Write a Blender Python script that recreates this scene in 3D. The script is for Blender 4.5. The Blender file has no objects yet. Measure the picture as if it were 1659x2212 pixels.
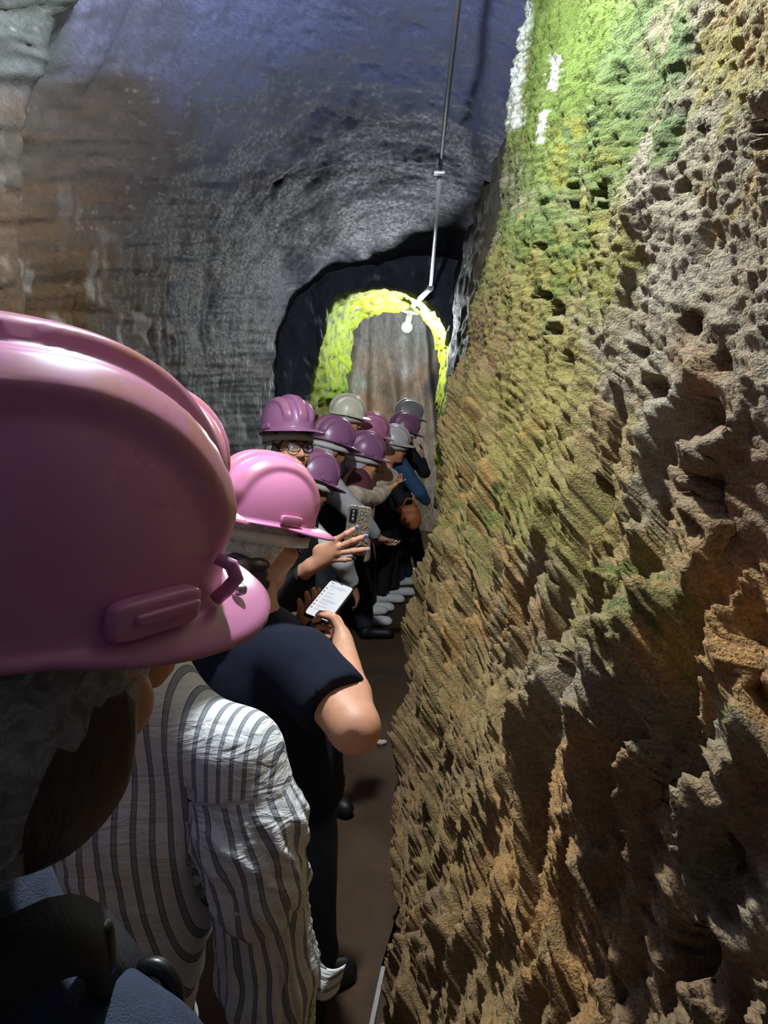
import bpy, math, random
import numpy as np
from mathutils import Vector, Matrix, Euler

# ------------------------------------------------------------------ camera, light, exposure
SC = bpy.context.scene
COL = SC.collection
F_PX, CX, CY, IW, IH = 1550.0, 829.5, 1106.0, 1659.0, 2212.0
CAM_Z = 1.67
PITCH = math.atan(226.0 / F_PX)
YAW = math.atan(70.5 / F_PX * math.cos(PITCH))
cam_data = bpy.data.cameras.new('camera')
cam_data.sensor_fit = 'VERTICAL'
cam_data.sensor_height = 36.0
cam_data.lens = F_PX / IH * 36.0
cam_data.clip_start = 0.02
cam = bpy.data.objects.new('camera', cam_data)
cam.location = (0, 0, CAM_Z)
cam.rotation_euler = Euler((math.pi / 2 - PITCH, 0, YAW), 'XYZ')
COL.objects.link(cam)
SC.camera = cam
CAM_R = np.array(cam.rotation_euler.to_matrix())

world = bpy.data.worlds.new('world')
SC.world = world
world.use_nodes = True
world.node_tree.nodes['Background'].inputs[0].default_value = (0.35, 0.42, 0.6, 1)
world.node_tree.nodes['Background'].inputs[1].default_value = 0.06

LAMP_NEAR = (-0.17, 1.50, 3.08)
LAMP_FAR = (-0.105, 7.62, 2.49)
LAMP_FILL = (-0.25, -2.3, 3.0)  # added fill lamp behind the camera, never in view
POWER_NEAR, POWER_FAR, POWER_FILL = 245.0, 120.0, 5.0
SC.view_settings.view_transform = 'Standard'
SC.view_settings.look = 'None'
SC.view_settings.gamma = 1.0
SC.view_settings.use_curve_mapping = False
SC.view_settings.exposure = 0.0
SC.cycles.use_denoising = True
SC.cycles.max_bounces = 8
SC.cycles.diffuse_bounces = 5
SC.cycles.transparent_max_bounces = 16
SC.cycles.sample_clamp_indirect = 4.0


def A(px, py, Y):
    """World point seen at photograph pixel (px, py) at world depth Y."""
    d = CAM_R @ np.array([(px - CX) / F_PX, -(py - CY) / F_PX, -1.0])
    t = Y / d[1]
    return np.array([d[0] * t, Y, CAM_Z + d[2] * t])


def project(P):
    """Pixels of world points, used to place rock colour, painted haze and shade, ridges and pits."""
    q = (P - np.array([0, 0, CAM_Z])) @ CAM_R
    z = np.minimum(q[..., 2], -0.05)
    return CX + F_PX * q[..., 0] / -z, CY - F_PX * q[..., 1] / -z


def lin(r, g, b):
    return tuple(((c / 255.0) / 12.92 if c <= 10 else (((c / 255.0) + 0.055) / 1.055) ** 2.4) for c in (r, g, b))


# ------------------------------------------------------------------ noise
def _hash(ix, iy, seed):
    h = (ix.astype(np.int64) * 374761393 + iy.astype(np.int64) * 668265263 + seed * 974711) & 0xFFFFFFFF
    h = ((h ^ (h >> 13)) * 1274126177) & 0xFFFFFFFF
    return (h ^ (h >> 16)) & 0xFFFFFFFF


def perlin(x, y, seed=0):
    ix, iy = np.floor(x), np.floor(y)
    fx, fy = x - ix, y - iy
    ix, iy = ix.astype(np.int64), iy.astype(np.int64)
    ux, uy = fx * fx * fx * (fx * (fx * 6 - 15) + 10), fy * fy * fy * (fy * (fy * 6 - 15) + 10)

    def g(dx, dy):
        a = _hash(ix + dx, iy + dy, seed) * (2 * math.pi / 4294967296.0)
        return np.cos(a) * (fx - dx) + np.sin(a) * (fy - dy)
    a, b, c, d = g(0, 0), g(1, 0), g(0, 1), g(1, 1)
    return ((a + (b - a) * ux) * (1 - uy) + (c + (d - c) * ux) * uy) * 1.5


def fbm(x, y, seed=0, octaves=4, gain=0.5):
    s, amp = 0, 1.0
    for o in range(octaves):
        s = s + amp * perlin(x * 2 ** o, y * 2 ** o, seed + o * 17)
        amp *= gain
    return s


def ridged(x, y, seed=0, octaves=3):
    s, amp = 0, 1.0
    for o in range(octaves):
        s = s + amp * (1 - 2 * np.abs(perlin(x * 2 ** o, y * 2 ** o, seed + o * 29)))
        amp *= 0.5
    return s


def sstep(a, b, x):
    t = np.clip((x - a) / (b - a), 0, 1)
    return t * t * (3 - 2 * t)


def cells(x, y, seed=0):
    """Worley: distance to the nearest feature point and that cell's random value."""
    ix, iy = np.floor(x).astype(np.int64), np.floor(y).astype(np.int64)
    best = np.full(x.shape, 9.0); val = np.zeros(x.shape)
    for dx in (-1, 0, 1):
        for dy in (-1, 0, 1):
            h = _hash(ix + dx, iy + dy, seed)
            px = ix + dx + (h & 1023) / 1023.0
            py = iy + dy + ((h >> 10) & 1023) / 1023.0
            d = (x - px) ** 2 + (y - py) ** 2
            m = d < best
            best = np.where(m, d, best); val = np.where(m, ((h >> 20) & 1023) / 1023.0, val)
    return np.sqrt(best), val


# ------------------------------------------------------------------ mesh helpers
def raw_mesh(name, verts, faces, mats=(), smooth=True, attrs=None, face_mats=None):
    """faces: an (n,4) or (n,3) array."""
    verts = np.asarray(verts, np.float32).reshape(-1, 3)
    faces = np.asarray(faces, np.int32)
    me = bpy.data.meshes.new(name)
    n, k = faces.shape
    me.vertices.add(len(verts)); me.vertices.foreach_set('co', verts.ravel())
    me.loops.add(n * k); me.loops.foreach_set('vertex_index', faces.ravel())
    me.polygons.add(n)
    me.polygons.foreach_set('loop_start', np.arange(0, n * k, k, dtype=np.int32))
    me.polygons.foreach_set('loop_total', np.full(n, k, np.int32))
    if face_mats is not None:
        me.polygons.foreach_set('material_index', np.asarray(face_mats, np.int32))
    me.update(calc_edges=True)
    me.validate()
    if smooth:
        me.polygons.foreach_set('use_smooth', np.ones(len(me.polygons), bool))
    for a, v in (attrs or {}).items():
        v = np.asarray(v, np.float32)
        if v.ndim == 2:
            at = me.attributes.new(a, 'FLOAT_COLOR', 'POINT')
            at.data.foreach_set('color', np.c_[v[:, :3], np.ones(len(v))].astype(np.float32).ravel())
        else:
            at = me.attributes.new(a, 'FLOAT', 'POINT')
            at.data.foreach_set('value', v)
    for m in mats:
        me.materials.append(m)
    return me


def grid_faces(nu, nv, wrap_u=False, flip=False):
    i = np.arange(nu if wrap_u else nu - 1)[:, None]; j = np.arange(nv - 1)[None, :]
    i2 = (i + 1) % nu
    q = np.stack(np.broadcast_arrays(i * nv + j, i2 * nv + j, i2 * nv + j + 1, i * nv + j + 1), -1).reshape(-1, 4)
    return q[:, ::-1] if flip else q


def link(name, me, parent=None, **props):
    o = bpy.data.objects.new(name, me)
    COL.objects.link(o)
    if parent is not None:
        o.parent = parent
        o.matrix_parent_inverse = parent.matrix_world.inverted() if False else Matrix()
    for k, v in props.items():
        o[k] = v
    return o


def empty(name, loc=(0, 0, 0), **props):
    o = bpy.data.objects.new(name, None)
    o.location = loc
    COL.objects.link(o)
    for k, v in props.items():
        o[k] = v
    return o


# ------------------------------------------------------------------ materials
def new_mat(name):
    m = bpy.data.materials.new(name)
    m.use_nodes = True
    nt = m.node_tree
    return m, nt, nt.nodes['Principled BSDF']


def N(nt, typ, **inp):
    n = nt.nodes.new(typ)
    for k, v in inp.items():
        if k in n.inputs:
            n.inputs[k].default_value = v
        else:
            setattr(n, k, v)
    return n


def plain(name, col, rough=0.6, noise=0.12, scale=30.0, bump=0.0, bump_scale=200.0, metallic=0.0, coat=0.0, sss=0.0, spec=0.5, stretch=None):
    m, nt, b = new_mat(name)
    tc = N(nt, 'ShaderNodeTexCoord')
    src = tc.outputs['Object']
    if stretch:
        mp = N(nt, 'ShaderNodeMapping'); mp.inputs['Scale'].default_value = stretch
        nt.links.new(src, mp.inputs[0]); src = mp.outputs[0]
    nz = N(nt, 'ShaderNodeTexNoise', Scale=scale, Detail=5.0)
    nt.links.new(src, nz.inputs['Vector'])
    mr = N(nt, 'ShaderNodeMapRange')
    mr.inputs['From Min'].default_value = 0.25; mr.inputs['From Max'].default_value = 0.75
    mr.inputs['To Min'].default_value = 1 - noise; mr.inputs['To Max'].default_value = 1 + noise
    nt.links.new(nz.outputs['Fac'], mr.inputs['Value'])
    mx = N(nt, 'ShaderNodeVectorMath', operation='SCALE')
    mx.inputs[0].default_value = col[:3]
    nt.links.new(mr.outputs[0], mx.inputs['Scale'])
    nt.links.new(mx.outputs[0], b.inputs['Base Color'])
    b.inputs['Roughness'].default_value = rough
    b.inputs['Metallic'].default_value = metallic
    b.inputs['Coat Weight'].default_value = coat
    b.inputs['Specular IOR Level'].default_value = spec
    if sss:
        b.inputs['Subsurface Weight'].default_value = sss
        b.inputs['Subsurface Radius'].default_value = (0.012, 0.005, 0.003)
        b.inputs['Subsurface Scale'].default_value = 1.0
    if bump:
        n2 = N(nt, 'ShaderNodeTexNoise', Scale=bump_scale, Detail=4.0)
        nt.links.new(src, n2.inputs['Vector'])
        bp = N(nt, 'ShaderNodeBump', Strength=bump, Distance=0.004)
        nt.links.new(n2.outputs['Fac'], bp.inputs['Height'])
        nt.links.new(bp.outputs[0], b.inputs['Normal'])
    return m


def rock_mat(name, rough=0.8, fine=90.0, stretch=(1, 0.25, 1.6), bump=0.7, dist=0.006, var=0.45, spec=0.3, grain=260.0):
    """Rock whose colour, with any painted light, comes from the 'tint' attribute, broken up by procedural grain."""
    m, nt, b = new_mat(name)
    at = N(nt, 'ShaderNodeAttribute', attribute_name='tint')
    tc = N(nt, 'ShaderNodeTexCoord')
    mp = N(nt, 'ShaderNodeMapping'); mp.inputs['Scale'].default_value = stretch
    nt.links.new(tc.outputs['Object'], mp.inputs[0])
    n1 = N(nt, 'ShaderNodeTexNoise', Scale=fine, Detail=6.0, Roughness=0.65)
    nt.links.new(mp.outputs[0], n1.inputs['Vector'])
    n2 = N(nt, 'ShaderNodeTexNoise', Scale=grain, Detail=3.0)
    nt.links.new(tc.outputs['Object'], n2.inputs['Vector'])
    ad = N(nt, 'ShaderNodeMath', operation='ADD')
    nt.links.new(n1.outputs['Fac'], ad.inputs[0]); nt.links.new(n2.outputs['Fac'], ad.inputs[1])
    mr = N(nt, 'ShaderNodeMapRange')
    mr.inputs['From Min'].default_value = 0.7; mr.inputs['From Max'].default_value = 1.3
    mr.inputs['To Min'].default_value = 1 - var; mr.inputs['To Max'].default_value = 1 + var
    nt.links.new(ad.outputs[0], mr.inputs['Value'])
    sc = N(nt, 'ShaderNodeVectorMath', operation='SCALE')
    nt.links.new(at.outputs['Color'], sc.inputs[0]); nt.links.new(mr.outputs[0], sc.inputs['Scale'])
    nt.links.new(sc.outputs[0], b.inputs['Base Color'])
    rg = N(nt, 'ShaderNodeMapRange')
    rg.inputs['From Min'].default_value = 0.3; rg.inputs['From Max'].default_value = 0.7
    rg.inputs['To Min'].default_value = max(rough - 0.2, 0.1); rg.inputs['To Max'].default_value = min(rough + 0.15, 1)
    nt.links.new(n1.outputs['Fac'], rg.inputs['Value']); nt.links.new(rg.outputs[0], b.inputs['Roughness'])
    b.inputs['Specular IOR Level'].default_value = spec
    bp = N(nt, 'ShaderNodeBump', Strength=bump, Distance=dist)
    nt.links.new(ad.outputs[0], bp.inputs['Height'])
    nt.links.new(bp.outputs[0], b.inputs['Normal'])
    return m


def paint(px, py, pts, power=1.5):
    """Blend of rock colours from samples (px, py, colour, reach) on the photograph's layout."""
    num = np.zeros(px.shape + (3,)); den = np.zeros(px.shape)
    for (x, y, c, r) in pts:
        w = 1.0 / (((px - x) ** 2 + (py - y) ** 2) / (r * r) + 0.05) ** power
        num += w[..., None] * np.array(c); den += w
    return num / den[..., None]


# ------------------------------------------------------------------ the setting: rock walls
def interp(x, xs, ys):
    return np.interp(x, xs, ys)


def wall_right_base(Y, Z):
    xe = interp(Z, [0, .4, .9, 1.2, 1.78, 2.57, 3.66, 4.2], [-.035, -.01, .075, .14, .226, .36, .52, .56])
    xn = interp(Z, [0, .4, .9, 1.2, 1.78, 2.57, 3.66, 4.2], [-.035, .05, .19, .27, .40, .52, .62, .64])
    t = sstep(1.0, 3.4, Y)
    return xn * (1 - t) + xe * t


Y_END = 3.5


def build_wall_right():
    nu, nv = 640, 1010
    a = np.linspace(0, 1, nu)
    Yl = 0.28 * (Y_END / 0.28) ** (a ** 0.85)
    Zl = np.linspace(-0.05, 3.95, nv)
    Y, Z = np.meshgrid(Yl, Zl, indexing='ij')
    X = wall_right_base(Y, Z)
    # how much the chisel work shows: strong low down, soft under the moss above
    low = 1 - sstep(1.35, 2.15, Z + 0.12 * perlin(Y * 2, Z * 2, 5))
    base_soft = sstep(0.0, 0.5, Z)
    wz = 0.085 * perlin(Z * 2.3, Y * 1.2, 11) + 0.045 * perlin(Z * 6.0, Y * 3.0, 12) + 0.012 * perlin(Z * 19, Y * 6, 13)
    h = np.zeros_like(Y)
    # broad vertical ribs with a steep near side
    sp = 0.27
    q = (Y + wz * 1.2 + 0.10 * (Z - 1.0)) / sp
    k = np.floor(q); t = q - k
    rnd = _hash(k.astype(np.int64), np.zeros_like(k, np.int64), 3) / 4294967296.0
    prof = np.where(t < 0.16, sstep(0, 0.16, t), 1 - sstep(0.0, 1.0, (t - 0.16) / 0.84) ** 0.8)
    seg = np.clip(0.55 + 1.1 * perlin(k * 3.7, Z * 2.0 + k * 1.3, 21), 0.0, 1.3)
    h += (0.024 + 0.045 * rnd) * prof * seg * (0.12 + 0.88 * low) * (0.35 + 0.65 * base_soft)
    # narrow pick strokes
    sp2 = 0.085
    q2 = (Y + wz * 0.8 + 0.06 * perlin(Z * 4.5, Y * 4, 31) - 0.18 * Z) / sp2
    k2 = np.floor(q2); t2 = q2 - k2
    prof2 = np.where(t2 < 0.2, sstep(0, 0.2, t2), 1 - sstep(0, 1, (t2 - 0.2) / 0.8))
    seg2 = np.clip(0.3 + 1.4 * perlin(k2 * 5.1, Z * 4.2 + k2 * 2.1, 41), 0, 1.2)
    h += 0.034 * prof2 * seg2 * (0.15 + 0.85 * low)
    # scooped hollows between strokes
    d, v = cells(Y * 3.2 + 0.35 * perlin(Z * 3, Y * 3, 51), Z * 1.9 + 0.4 * perlin(Y * 3, Z * 2, 52), 53)
    h -= 0.055 * np.clip(0.55 - d, 0, 1) * 1.8 * (v > 0.35) * (0.25 + 0.75 * low)
    d, v = cells(Y * 7.5 + 0.5 * perlin(Z * 6, Y * 6, 61), Z * 5.0 + 0.5 * perlin(Y * 6, Z * 6, 62), 63)
    h -= 0.035 * np.clip(0.5 - d, 0, 1) * 2 * (v > 0.5) * (0.4 + 0.6 * low)
    px, py = project(np.stack([X - h, Y, Z], -1))
    wob = 9 * perlin(Z * 14, Y * 5, 95) + 5 * perlin(Z * 37, Y * 9, 96)
    for (pts, dark, back) in RIDGES:
        lx = np.interp(py, [p[1] for p in pts], [p[0] for p in pts])
        y0, y1 = pts[0][1], pts[-1][1]
        sx_ = px + wob - lx
        fade = sstep(y0 - 20, y0 + 60, py) * (1 - sstep(y1 - 70, y1 + 20, py))
        dep = 0.62 * dark * np.clip(Y, .5, 2.5) / F_PX * fade * (0.75 + 0.5 * perlin(Z * 7, Y * 0 + dark, 97))
        d = np.where(sx_ >= 0, sstep(0, 5, sx_) * (1 - sstep(0, back, sx_)), -0.30 * (1 - sstep(0, back * 0.8, -sx_)) * (1 - sstep(0, 5, sx_)))
        h -= dep * d
    # bedding laminae: level, thin, broken
    dip = Z - 0.25 * Y + 0.03 * perlin(Y * 3, Z * 3, 71)
    lam = fbm(Y * 2.4 + 0.4 * perlin(Z * 6, Y * 4, 73), dip * 46.0, 72, 3, 0.6)
    h += 0.0095 * lam * (0.2 + 0.8 * low)
    lam2 = ridged(Y * 3.0, dip * 64.0 + 0.8 * perlin(Y * 6, Z * 6, 75), 74, 2)
    h += 0.0055 * lam2 * low
    # lumps
    h += 0.04 * fbm(Y * 1.5, Z * 1.3, 81, 3) + 0.012 * fbm(Y * 8, Z * 7, 82, 4, 0.6)
    # drip flutes in the mossy upper wall
    up = 1 - low
    fl = ridged(Y * 5.5 + 0.5 * perlin(Y * 2, Z * 1.2, 91), Z * 1.1, 92, 2)
    h += 0.022 * fl * up
    h += 0.009 * fbm(Y * 34, Z * 46, 93, 3, 0.7) * up
    # round pits, placed where the photograph has them
    X = X - h
    P = np.stack([X, Y, Z + 1.15 * (h - 0.03) * (0.25 + 0.75 * low) * sstep(0.0, 0.25, Z)], -1)
    px, py = project(P)
    for (cx, cy, rx, ry, dep) in PITS:
        dd = ((px - cx) / rx) ** 2 + ((py - cy) / ry) ** 2
        P[..., 0] += dep * (1 - sstep(0.35, 1.0, np.sqrt(dd)))
    # roll the far end and the top edge over, away into the recess
    e = sstep(3.25, 3.5, Y)
    P[..., 0] += 0.10 * e ** 2
    P[-1, :, 0] += 0.5
    px, py = project(P)
    wx = px + 80 * fbm(Y * 7, Z * 6, 101, 5, 0.65); wy = py + 110 * fbm(Y * 6, Z * 7, 111, 5, 0.65)
    tint = paint(wx, wy, WALL_RIGHT_COLOURS)
    patch = sstep(-0.1, 0.5, fbm(Y * 14, Z * 9, 121, 3))
    ochre = np.array(lin(160, 118, 66))
    w = (0.45 * patch * low * sstep(0.0, 0.25, np.clip(perlin(Y * 4, Z * 3, 131), 0, 1)))[..., None]
    tint = tint * (1 - w) + ochre * w
    # pale lime crust on the far edge, two white runs in the moss
    white = np.array(lin(236, 236, 226))
    speck = sstep(-0.15, 0.35, fbm(Y * 30, Z * 60, 141, 3, 0.7))
    for (x0, y0, x1, y1, wd) in LIME:
        vx, vy = x1 - x0, y1 - y0
        tt = np.clip(((px - x0) * vx + (py - y0) * vy) / (vx * vx + vy * vy), 0, 1)
        dd = np.hypot(px - x0 - vx * tt, py - y0 - vy * tt) + 10 * perlin(Y * 40, Z * 50, 151)
        w = ((1 - sstep(wd * 0.5, wd, dd)) * (0.35 + 0.65 * speck))[..., None]
        tint = tint * (1 - w) + white * w
    me = raw_mesh('wall_right', P, grid_faces(nu, nv, flip=True), [rock_mat('sandstone_mossy', fine=75.0, stretch=(1, 0.13, 1.7), bump=0.9, dist=0.007)], attrs={'tint': tint.reshape(-1, 3)})
    link('wall_right', me, kind='structure', label='chisel-marked sandstone wall with green moss on top and ochre rock below')


PITS = [(1493, 703, 24, 32, .09), (1412, 838, 32, 34, .08), (1560, 790, 22, 40, .05), (1165, 535, 14, 14, .07), (1200, 672, 22, 26, .07), (1195, 715, 20, 26, .06),
        (1240, 430, 12, 90, .05), (1340, 180, 26, 46, .02), (1300, 460, 14, 80, .05), (1480, 410, 14, 30, .06), (1515, 285, 10, 18, .05), (1640, 290, 22, 50, .07),
        (1225, 790, 16, 40, .05), (1170, 640, 26, 14, .05), (1385, 760, 20, 14, .05), (1510, 900, 60, 60, .04), (1510, 1080, 55, 110, .07), (1290, 1075, 40, 70, .04),
        (1215, 1440, 30, 50, .025), (1400, 1690, 30, 80, .03), (1600, 1430, 50, 60, .04), (1490, 2060, 70, 70, .08), (1560, 1850, 50, 50, .05)]
RIDGES = [([(1262, 985), (1255, 1090), (1238, 1115), (1215, 1200), (1200, 1250), (1193, 1330)], 75, 90), ([(1354, 990), (1350, 1060), (1325, 1190), (1310, 1260), (1300, 1360), (1270, 1460)], 55, 80),
          ([(1414, 1010), (1405, 1130), (1395, 1230), (1380, 1330)], 110, 150), ([(1180, 1010), (1165, 1120), (1140, 1260), (1128, 1360)], 40, 60), ([(1150, 1330), (1130, 1400), (1105, 1510), (1078, 1620)], 50, 60),
          ([(1285, 1390), (1272, 1450), (1235, 1540), (1195, 1640)], 40, 55), ([(1470, 1400), (1450, 1560), (1410, 1680), (1370, 1790)], 70, 90), ([(1012, 1000), (1035, 1130), (1060, 1240), (1072, 1330)], 24, 40),
          ([(1190, 1600), (1160, 1740), (1118, 1920)], 40, 60), ([(1236, 1740), (1200, 1880), (1175, 2020)], 40, 60), ([(1402, 1850), (1350, 1990), (1325, 2110)], 60, 80), ([(1560, 1040), (1550, 1140), (1505, 1300), (1470, 1400)], 50, 80),
          ([(1100, 1620), (1080, 1730), (1050, 1880)], 30, 45), ([(1015, 1500), (1000, 1640), (975, 1820)], 22, 35), ([(1300, 340), (1308, 440), (1318, 560)], 26, 50), ([(1384, 470), (1378, 560), (1362, 670)], 30, 60), ([(1330, 1640), (1300, 1760), (1270, 1880)], 50, 70),
          ([(1560, 1500), (1545, 1620), (1500, 1760)], 60, 90), ([(1630, 1100), (1620, 1240), (1600, 1330)], 40, 70), ([(1500, 1880), (1470, 1980), (1440, 2090)], 60, 90)]
LIME = [(1128, 20, 1105, 170, 30), (1105, 170, 1112, 260, 24), (1200, 130, 1195, 190, 13), (1178, 235, 1165, 300, 9)]
G1, G2, G3 = lin(94, 112, 46), lin(94, 112, 64), lin(90, 106, 48)
YG, OL, OLB = lin(120, 118, 46), lin(132, 122, 64), lin(146, 124, 80)
OC, BR, GR, PG = lin(172, 132, 78), lin(136, 110, 80), lin(138, 127, 102), lin(148, 139, 116)
WALL_RIGHT_COLOURS = [  # moss set darker and low rock paler to even out lamp falloff
    (1180, 60, G1, 90), (1160, 250, G1, 80), (1230, 180, G1, 70), (1290, 60, G1, 70), (1400, 90, G2, 80), (1380, 240, G2, 80), (1320, 330, G3, 60), (1220, 330, YG, 45),
    (1205, 400, G2, 50), (1150, 480, G3, 60), (1250, 560, YG, 60), (1190, 600, G3, 55), (1110, 560, OL, 45), (1075, 420, PG, 40), (1085, 250, BR, 25), (1500, 60, GR, 60),
    (1560, 150, OL, 60), (1640, 60, OLB, 40), (1480, 280, GR, 60), (1600, 300, GR, 70), (1590, 420, OLB, 40), (1420, 400, PG, 60), (1450, 560, PG, 90), (1600, 600, GR, 90),
    (1380, 620, PG, 60), (1330, 540, OL, 50), (1060, 720, BR, 50), (1120, 700, OL, 60), (1200, 720, OL, 50), (1260, 800, OL, 60), (1320, 760, GR, 60), (1420, 860, PG, 70),
    (1540, 800, BR, 50), (1620, 820, GR, 60), (1100, 860, OL, 70), (1030, 900, OLB, 50), (1180, 950, OL, 70), (1320, 950, OLB, 60), (1440, 1000, GR, 60), (1560, 1000, BR, 60),
    (1640, 1000, PG, 40), (1010, 1050, OC, 25), (1040, 1100, G3, 35), (1100, 1050, OL, 60), (1180, 1150, OL, 60), (1300, 1180, OL, 60), (1400, 1200, OLB, 60), (1460, 1330, G3, 40),
    (1350, 1300, G3, 40), (1250, 1260, OL, 50), (1160, 1250, GR, 50), (1560, 1320, OC, 60), (1640, 1420, OC, 50), (1600, 1200, BR, 60), (1420, 1440, OC, 50), (1500, 1500, YG, 30),
    (1540, 1520, PG, 30), (1010, 1280, OLB, 60), (960, 1450, OLB, 60), (1040, 1350, OC, 45), (1060, 1550, OLB, 60), (1200, 1500, GR, 60), (1320, 1520, GR, 60), (1200, 1700, OC, 60),
    (1300, 1700, BR, 60), (1400, 1650, GR, 70), (1450, 1700, OLB, 50), (920, 1700, BR, 60), (1020, 1800, OLB, 70), (1130, 1900, OC, 70), (1260, 1900, OC, 60), (1350, 1850, BR, 60),
    (1500, 1800, GR, 70), (1620, 1700, BR, 70), (930, 2050, BR, 70), (1080, 2100, OLB, 70), (1230, 2120, OC, 60), (1350, 2080, BR, 70), (1480, 2120, BR, 70), (1600, 2000, GR, 70), (1600, 2180, BR, 60)]


def vault_profile(n):
    pts = np.array([(-1.26, -.05), (-1.30, .5), (-1.36, 1.0), (-1.42, 1.6), (-1.43, 2.2), (-1.34, 2.7), (-1.12, 3.12), (-.8, 3.4), (-.42, 3.56), (-.05, 3.60), (.3, 3.54), (.62, 3.42), (.95, 3.3)])
    seg = np.r_[0, np.cumsum(np.hypot(*np.diff(pts, axis=0).T))]
    s = np.linspace(0, seg[-1], n)
    x, z = np.interp(s, seg, pts[:, 0]), np.interp(s, seg, pts[:, 1])
    for _ in range(max(n // 40, 2) * 3):
        x[1:-1] = (x[:-2] + 2 * x[1:-1] + x[2:]) / 4; z[1:-1] = (z[:-2] + 2 * z[1:-1] + z[2:]) / 4
    return s, x, z


def build_left_and_ceiling():
    ny, ns = 420, 470
    s, xs, zs = vault_profile(ns)
    Yl = np.concatenate([np.linspace(-4.0, 1.6, 30)[:-1], np.linspace(1.6, 8.3, ny - 29)])
    Y, S = np.meshgrid(Yl, s, indexing='ij')
    X0 = np.broadcast_to(xs, Y.shape).copy(); Z0 = np.broadcast_to(zs, Y.shape).copy()
    crown = 3.78 - 0.16 * np.clip(Y - 3.0, 0, 9)
    kz = (crown - 1.6) / 2.0
    Z1 = np.where(Z0 > 1.6, 1.6 + (Z0 - 1.6) * kz, Z0)
    X1 = X0.copy()
    tx, tz = np.gradient(xs), np.gradient(zs)
    ln = np.hypot(tx, tz); nx, nz = tz / ln, -tx / ln          # points into the passage
    yy = np.maximum(Y, 1.2)
    across = (Z1 - 1.67) / yy + 0.22 * np.clip(X1 + 0.9, 0, 3) / yy
    along = X1 / yy
    st = fbm(along * 3.2 + 4, across * 34, 201, 4, 0.6)
    ledge = ridged(along * 2.4 + 9, across * 16 + 0.8 * perlin(along * 5, across * 9, 203), 204, 3)
    up_k = 1 - 0.55 * sstep(2.6, 3.4, Z1)
    h = (0.011 * st + 0.010 * ledge) * up_k
    h += 0.06 * fbm(Y * 0.9, S * 0.9, 205, 3) + 0.007 * fbm(Y * 6, S * 6, 206, 4, 0.6)
    # flaky chips
    d, v = cells(along * 22 + 0.6 * perlin(along * 20, across * 40, 207), across * 60, 208)
    h += 0.010 * np.clip(0.5 - d, 0, 1) * (v > 0.62)
    # vertical drip runs low on the wall
    low = 1 - sstep(2.0, 2.7, Z1)
    h += 0.008 * ridged(Y * 6.5, Z1 * 0.9, 209, 3) * low
    # a rib of rock close by, and the lip where the roof steps up
    h += 0.16 * (1 - sstep(2.35, 2.62, Y + 0.12 * perlin(S * 1.6, Y, 210) + 0.05 * perlin(S * 6, Y, 211))) * sstep(1.0, 1.5, Y) * (1 - sstep(3.2, 4.3, S))
    lip = 5.2 + 0.22 * perlin(S * 1.3, Y * 0, 212) + 0.05 * perlin(S * 7, Y * 0, 213) + 0.35 * np.clip(X1 + 0.6, -1, 1)
    h -= 0.07 * sstep(lip - 0.03, lip + 0.05, Y) * sstep(2.6, 3.3, S)
    P = np.stack([X1 + h * nx, Y, Z1 + h * nz], -1)
    px, py = project(P)
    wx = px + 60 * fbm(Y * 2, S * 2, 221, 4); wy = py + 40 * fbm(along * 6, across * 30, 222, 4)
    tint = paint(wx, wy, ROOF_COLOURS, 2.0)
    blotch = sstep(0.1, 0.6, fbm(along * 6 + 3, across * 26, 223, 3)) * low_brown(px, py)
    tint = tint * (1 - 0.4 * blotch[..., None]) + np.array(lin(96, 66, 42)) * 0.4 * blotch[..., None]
    sp = sstep(0.75, 0.95, fbm(along * 46, across * 150, 224, 3, 0.7)) * sstep(-0.2, 0.4, fbm(along * 5, across * 9, 228, 3))
    run = sstep(0.55, 0.9, ridged(Y * 7.0 + 0.15 * perlin(Y * 3, Z1 * 6, 225), Z1 * 0.7, 226, 2)) * sstep(0.0, 0.4, fbm(Y * 3, Z1 * 5, 227, 3)) * low
    w = np.clip(0.22 * sp + 0.3 * run, 0, 0.6)[..., None]
    tint = tint * (1 - w) + np.array(lin(190, 186, 180)) * w
    cut = int(np.searchsorted(s, 3.0))
    mat = rock_mat('sandstone_haze_shade', rough=0.7, fine=34.0, stretch=(1, 0.6, 2.2), bump=0.45, dist=0.006, var=0.35, spec=0.25, grain=150.0)
    nyt = len(Yl)
    for name, sl, lab in (('wall_left', slice(0, cut + 1), 'dark brown rock wall behind the row of visitors'), ('ceiling', slice(cut, ns), 'vaulted rock ceiling with thin bedding streaks, blue lamp haze painted in its tint')):
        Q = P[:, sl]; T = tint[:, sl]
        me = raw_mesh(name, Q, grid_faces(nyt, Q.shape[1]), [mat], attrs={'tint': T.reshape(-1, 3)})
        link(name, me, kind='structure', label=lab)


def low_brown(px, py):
    return np.clip(1.2 - (px / 620.0), 0, 1) * sstep(150, 320, py)


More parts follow.
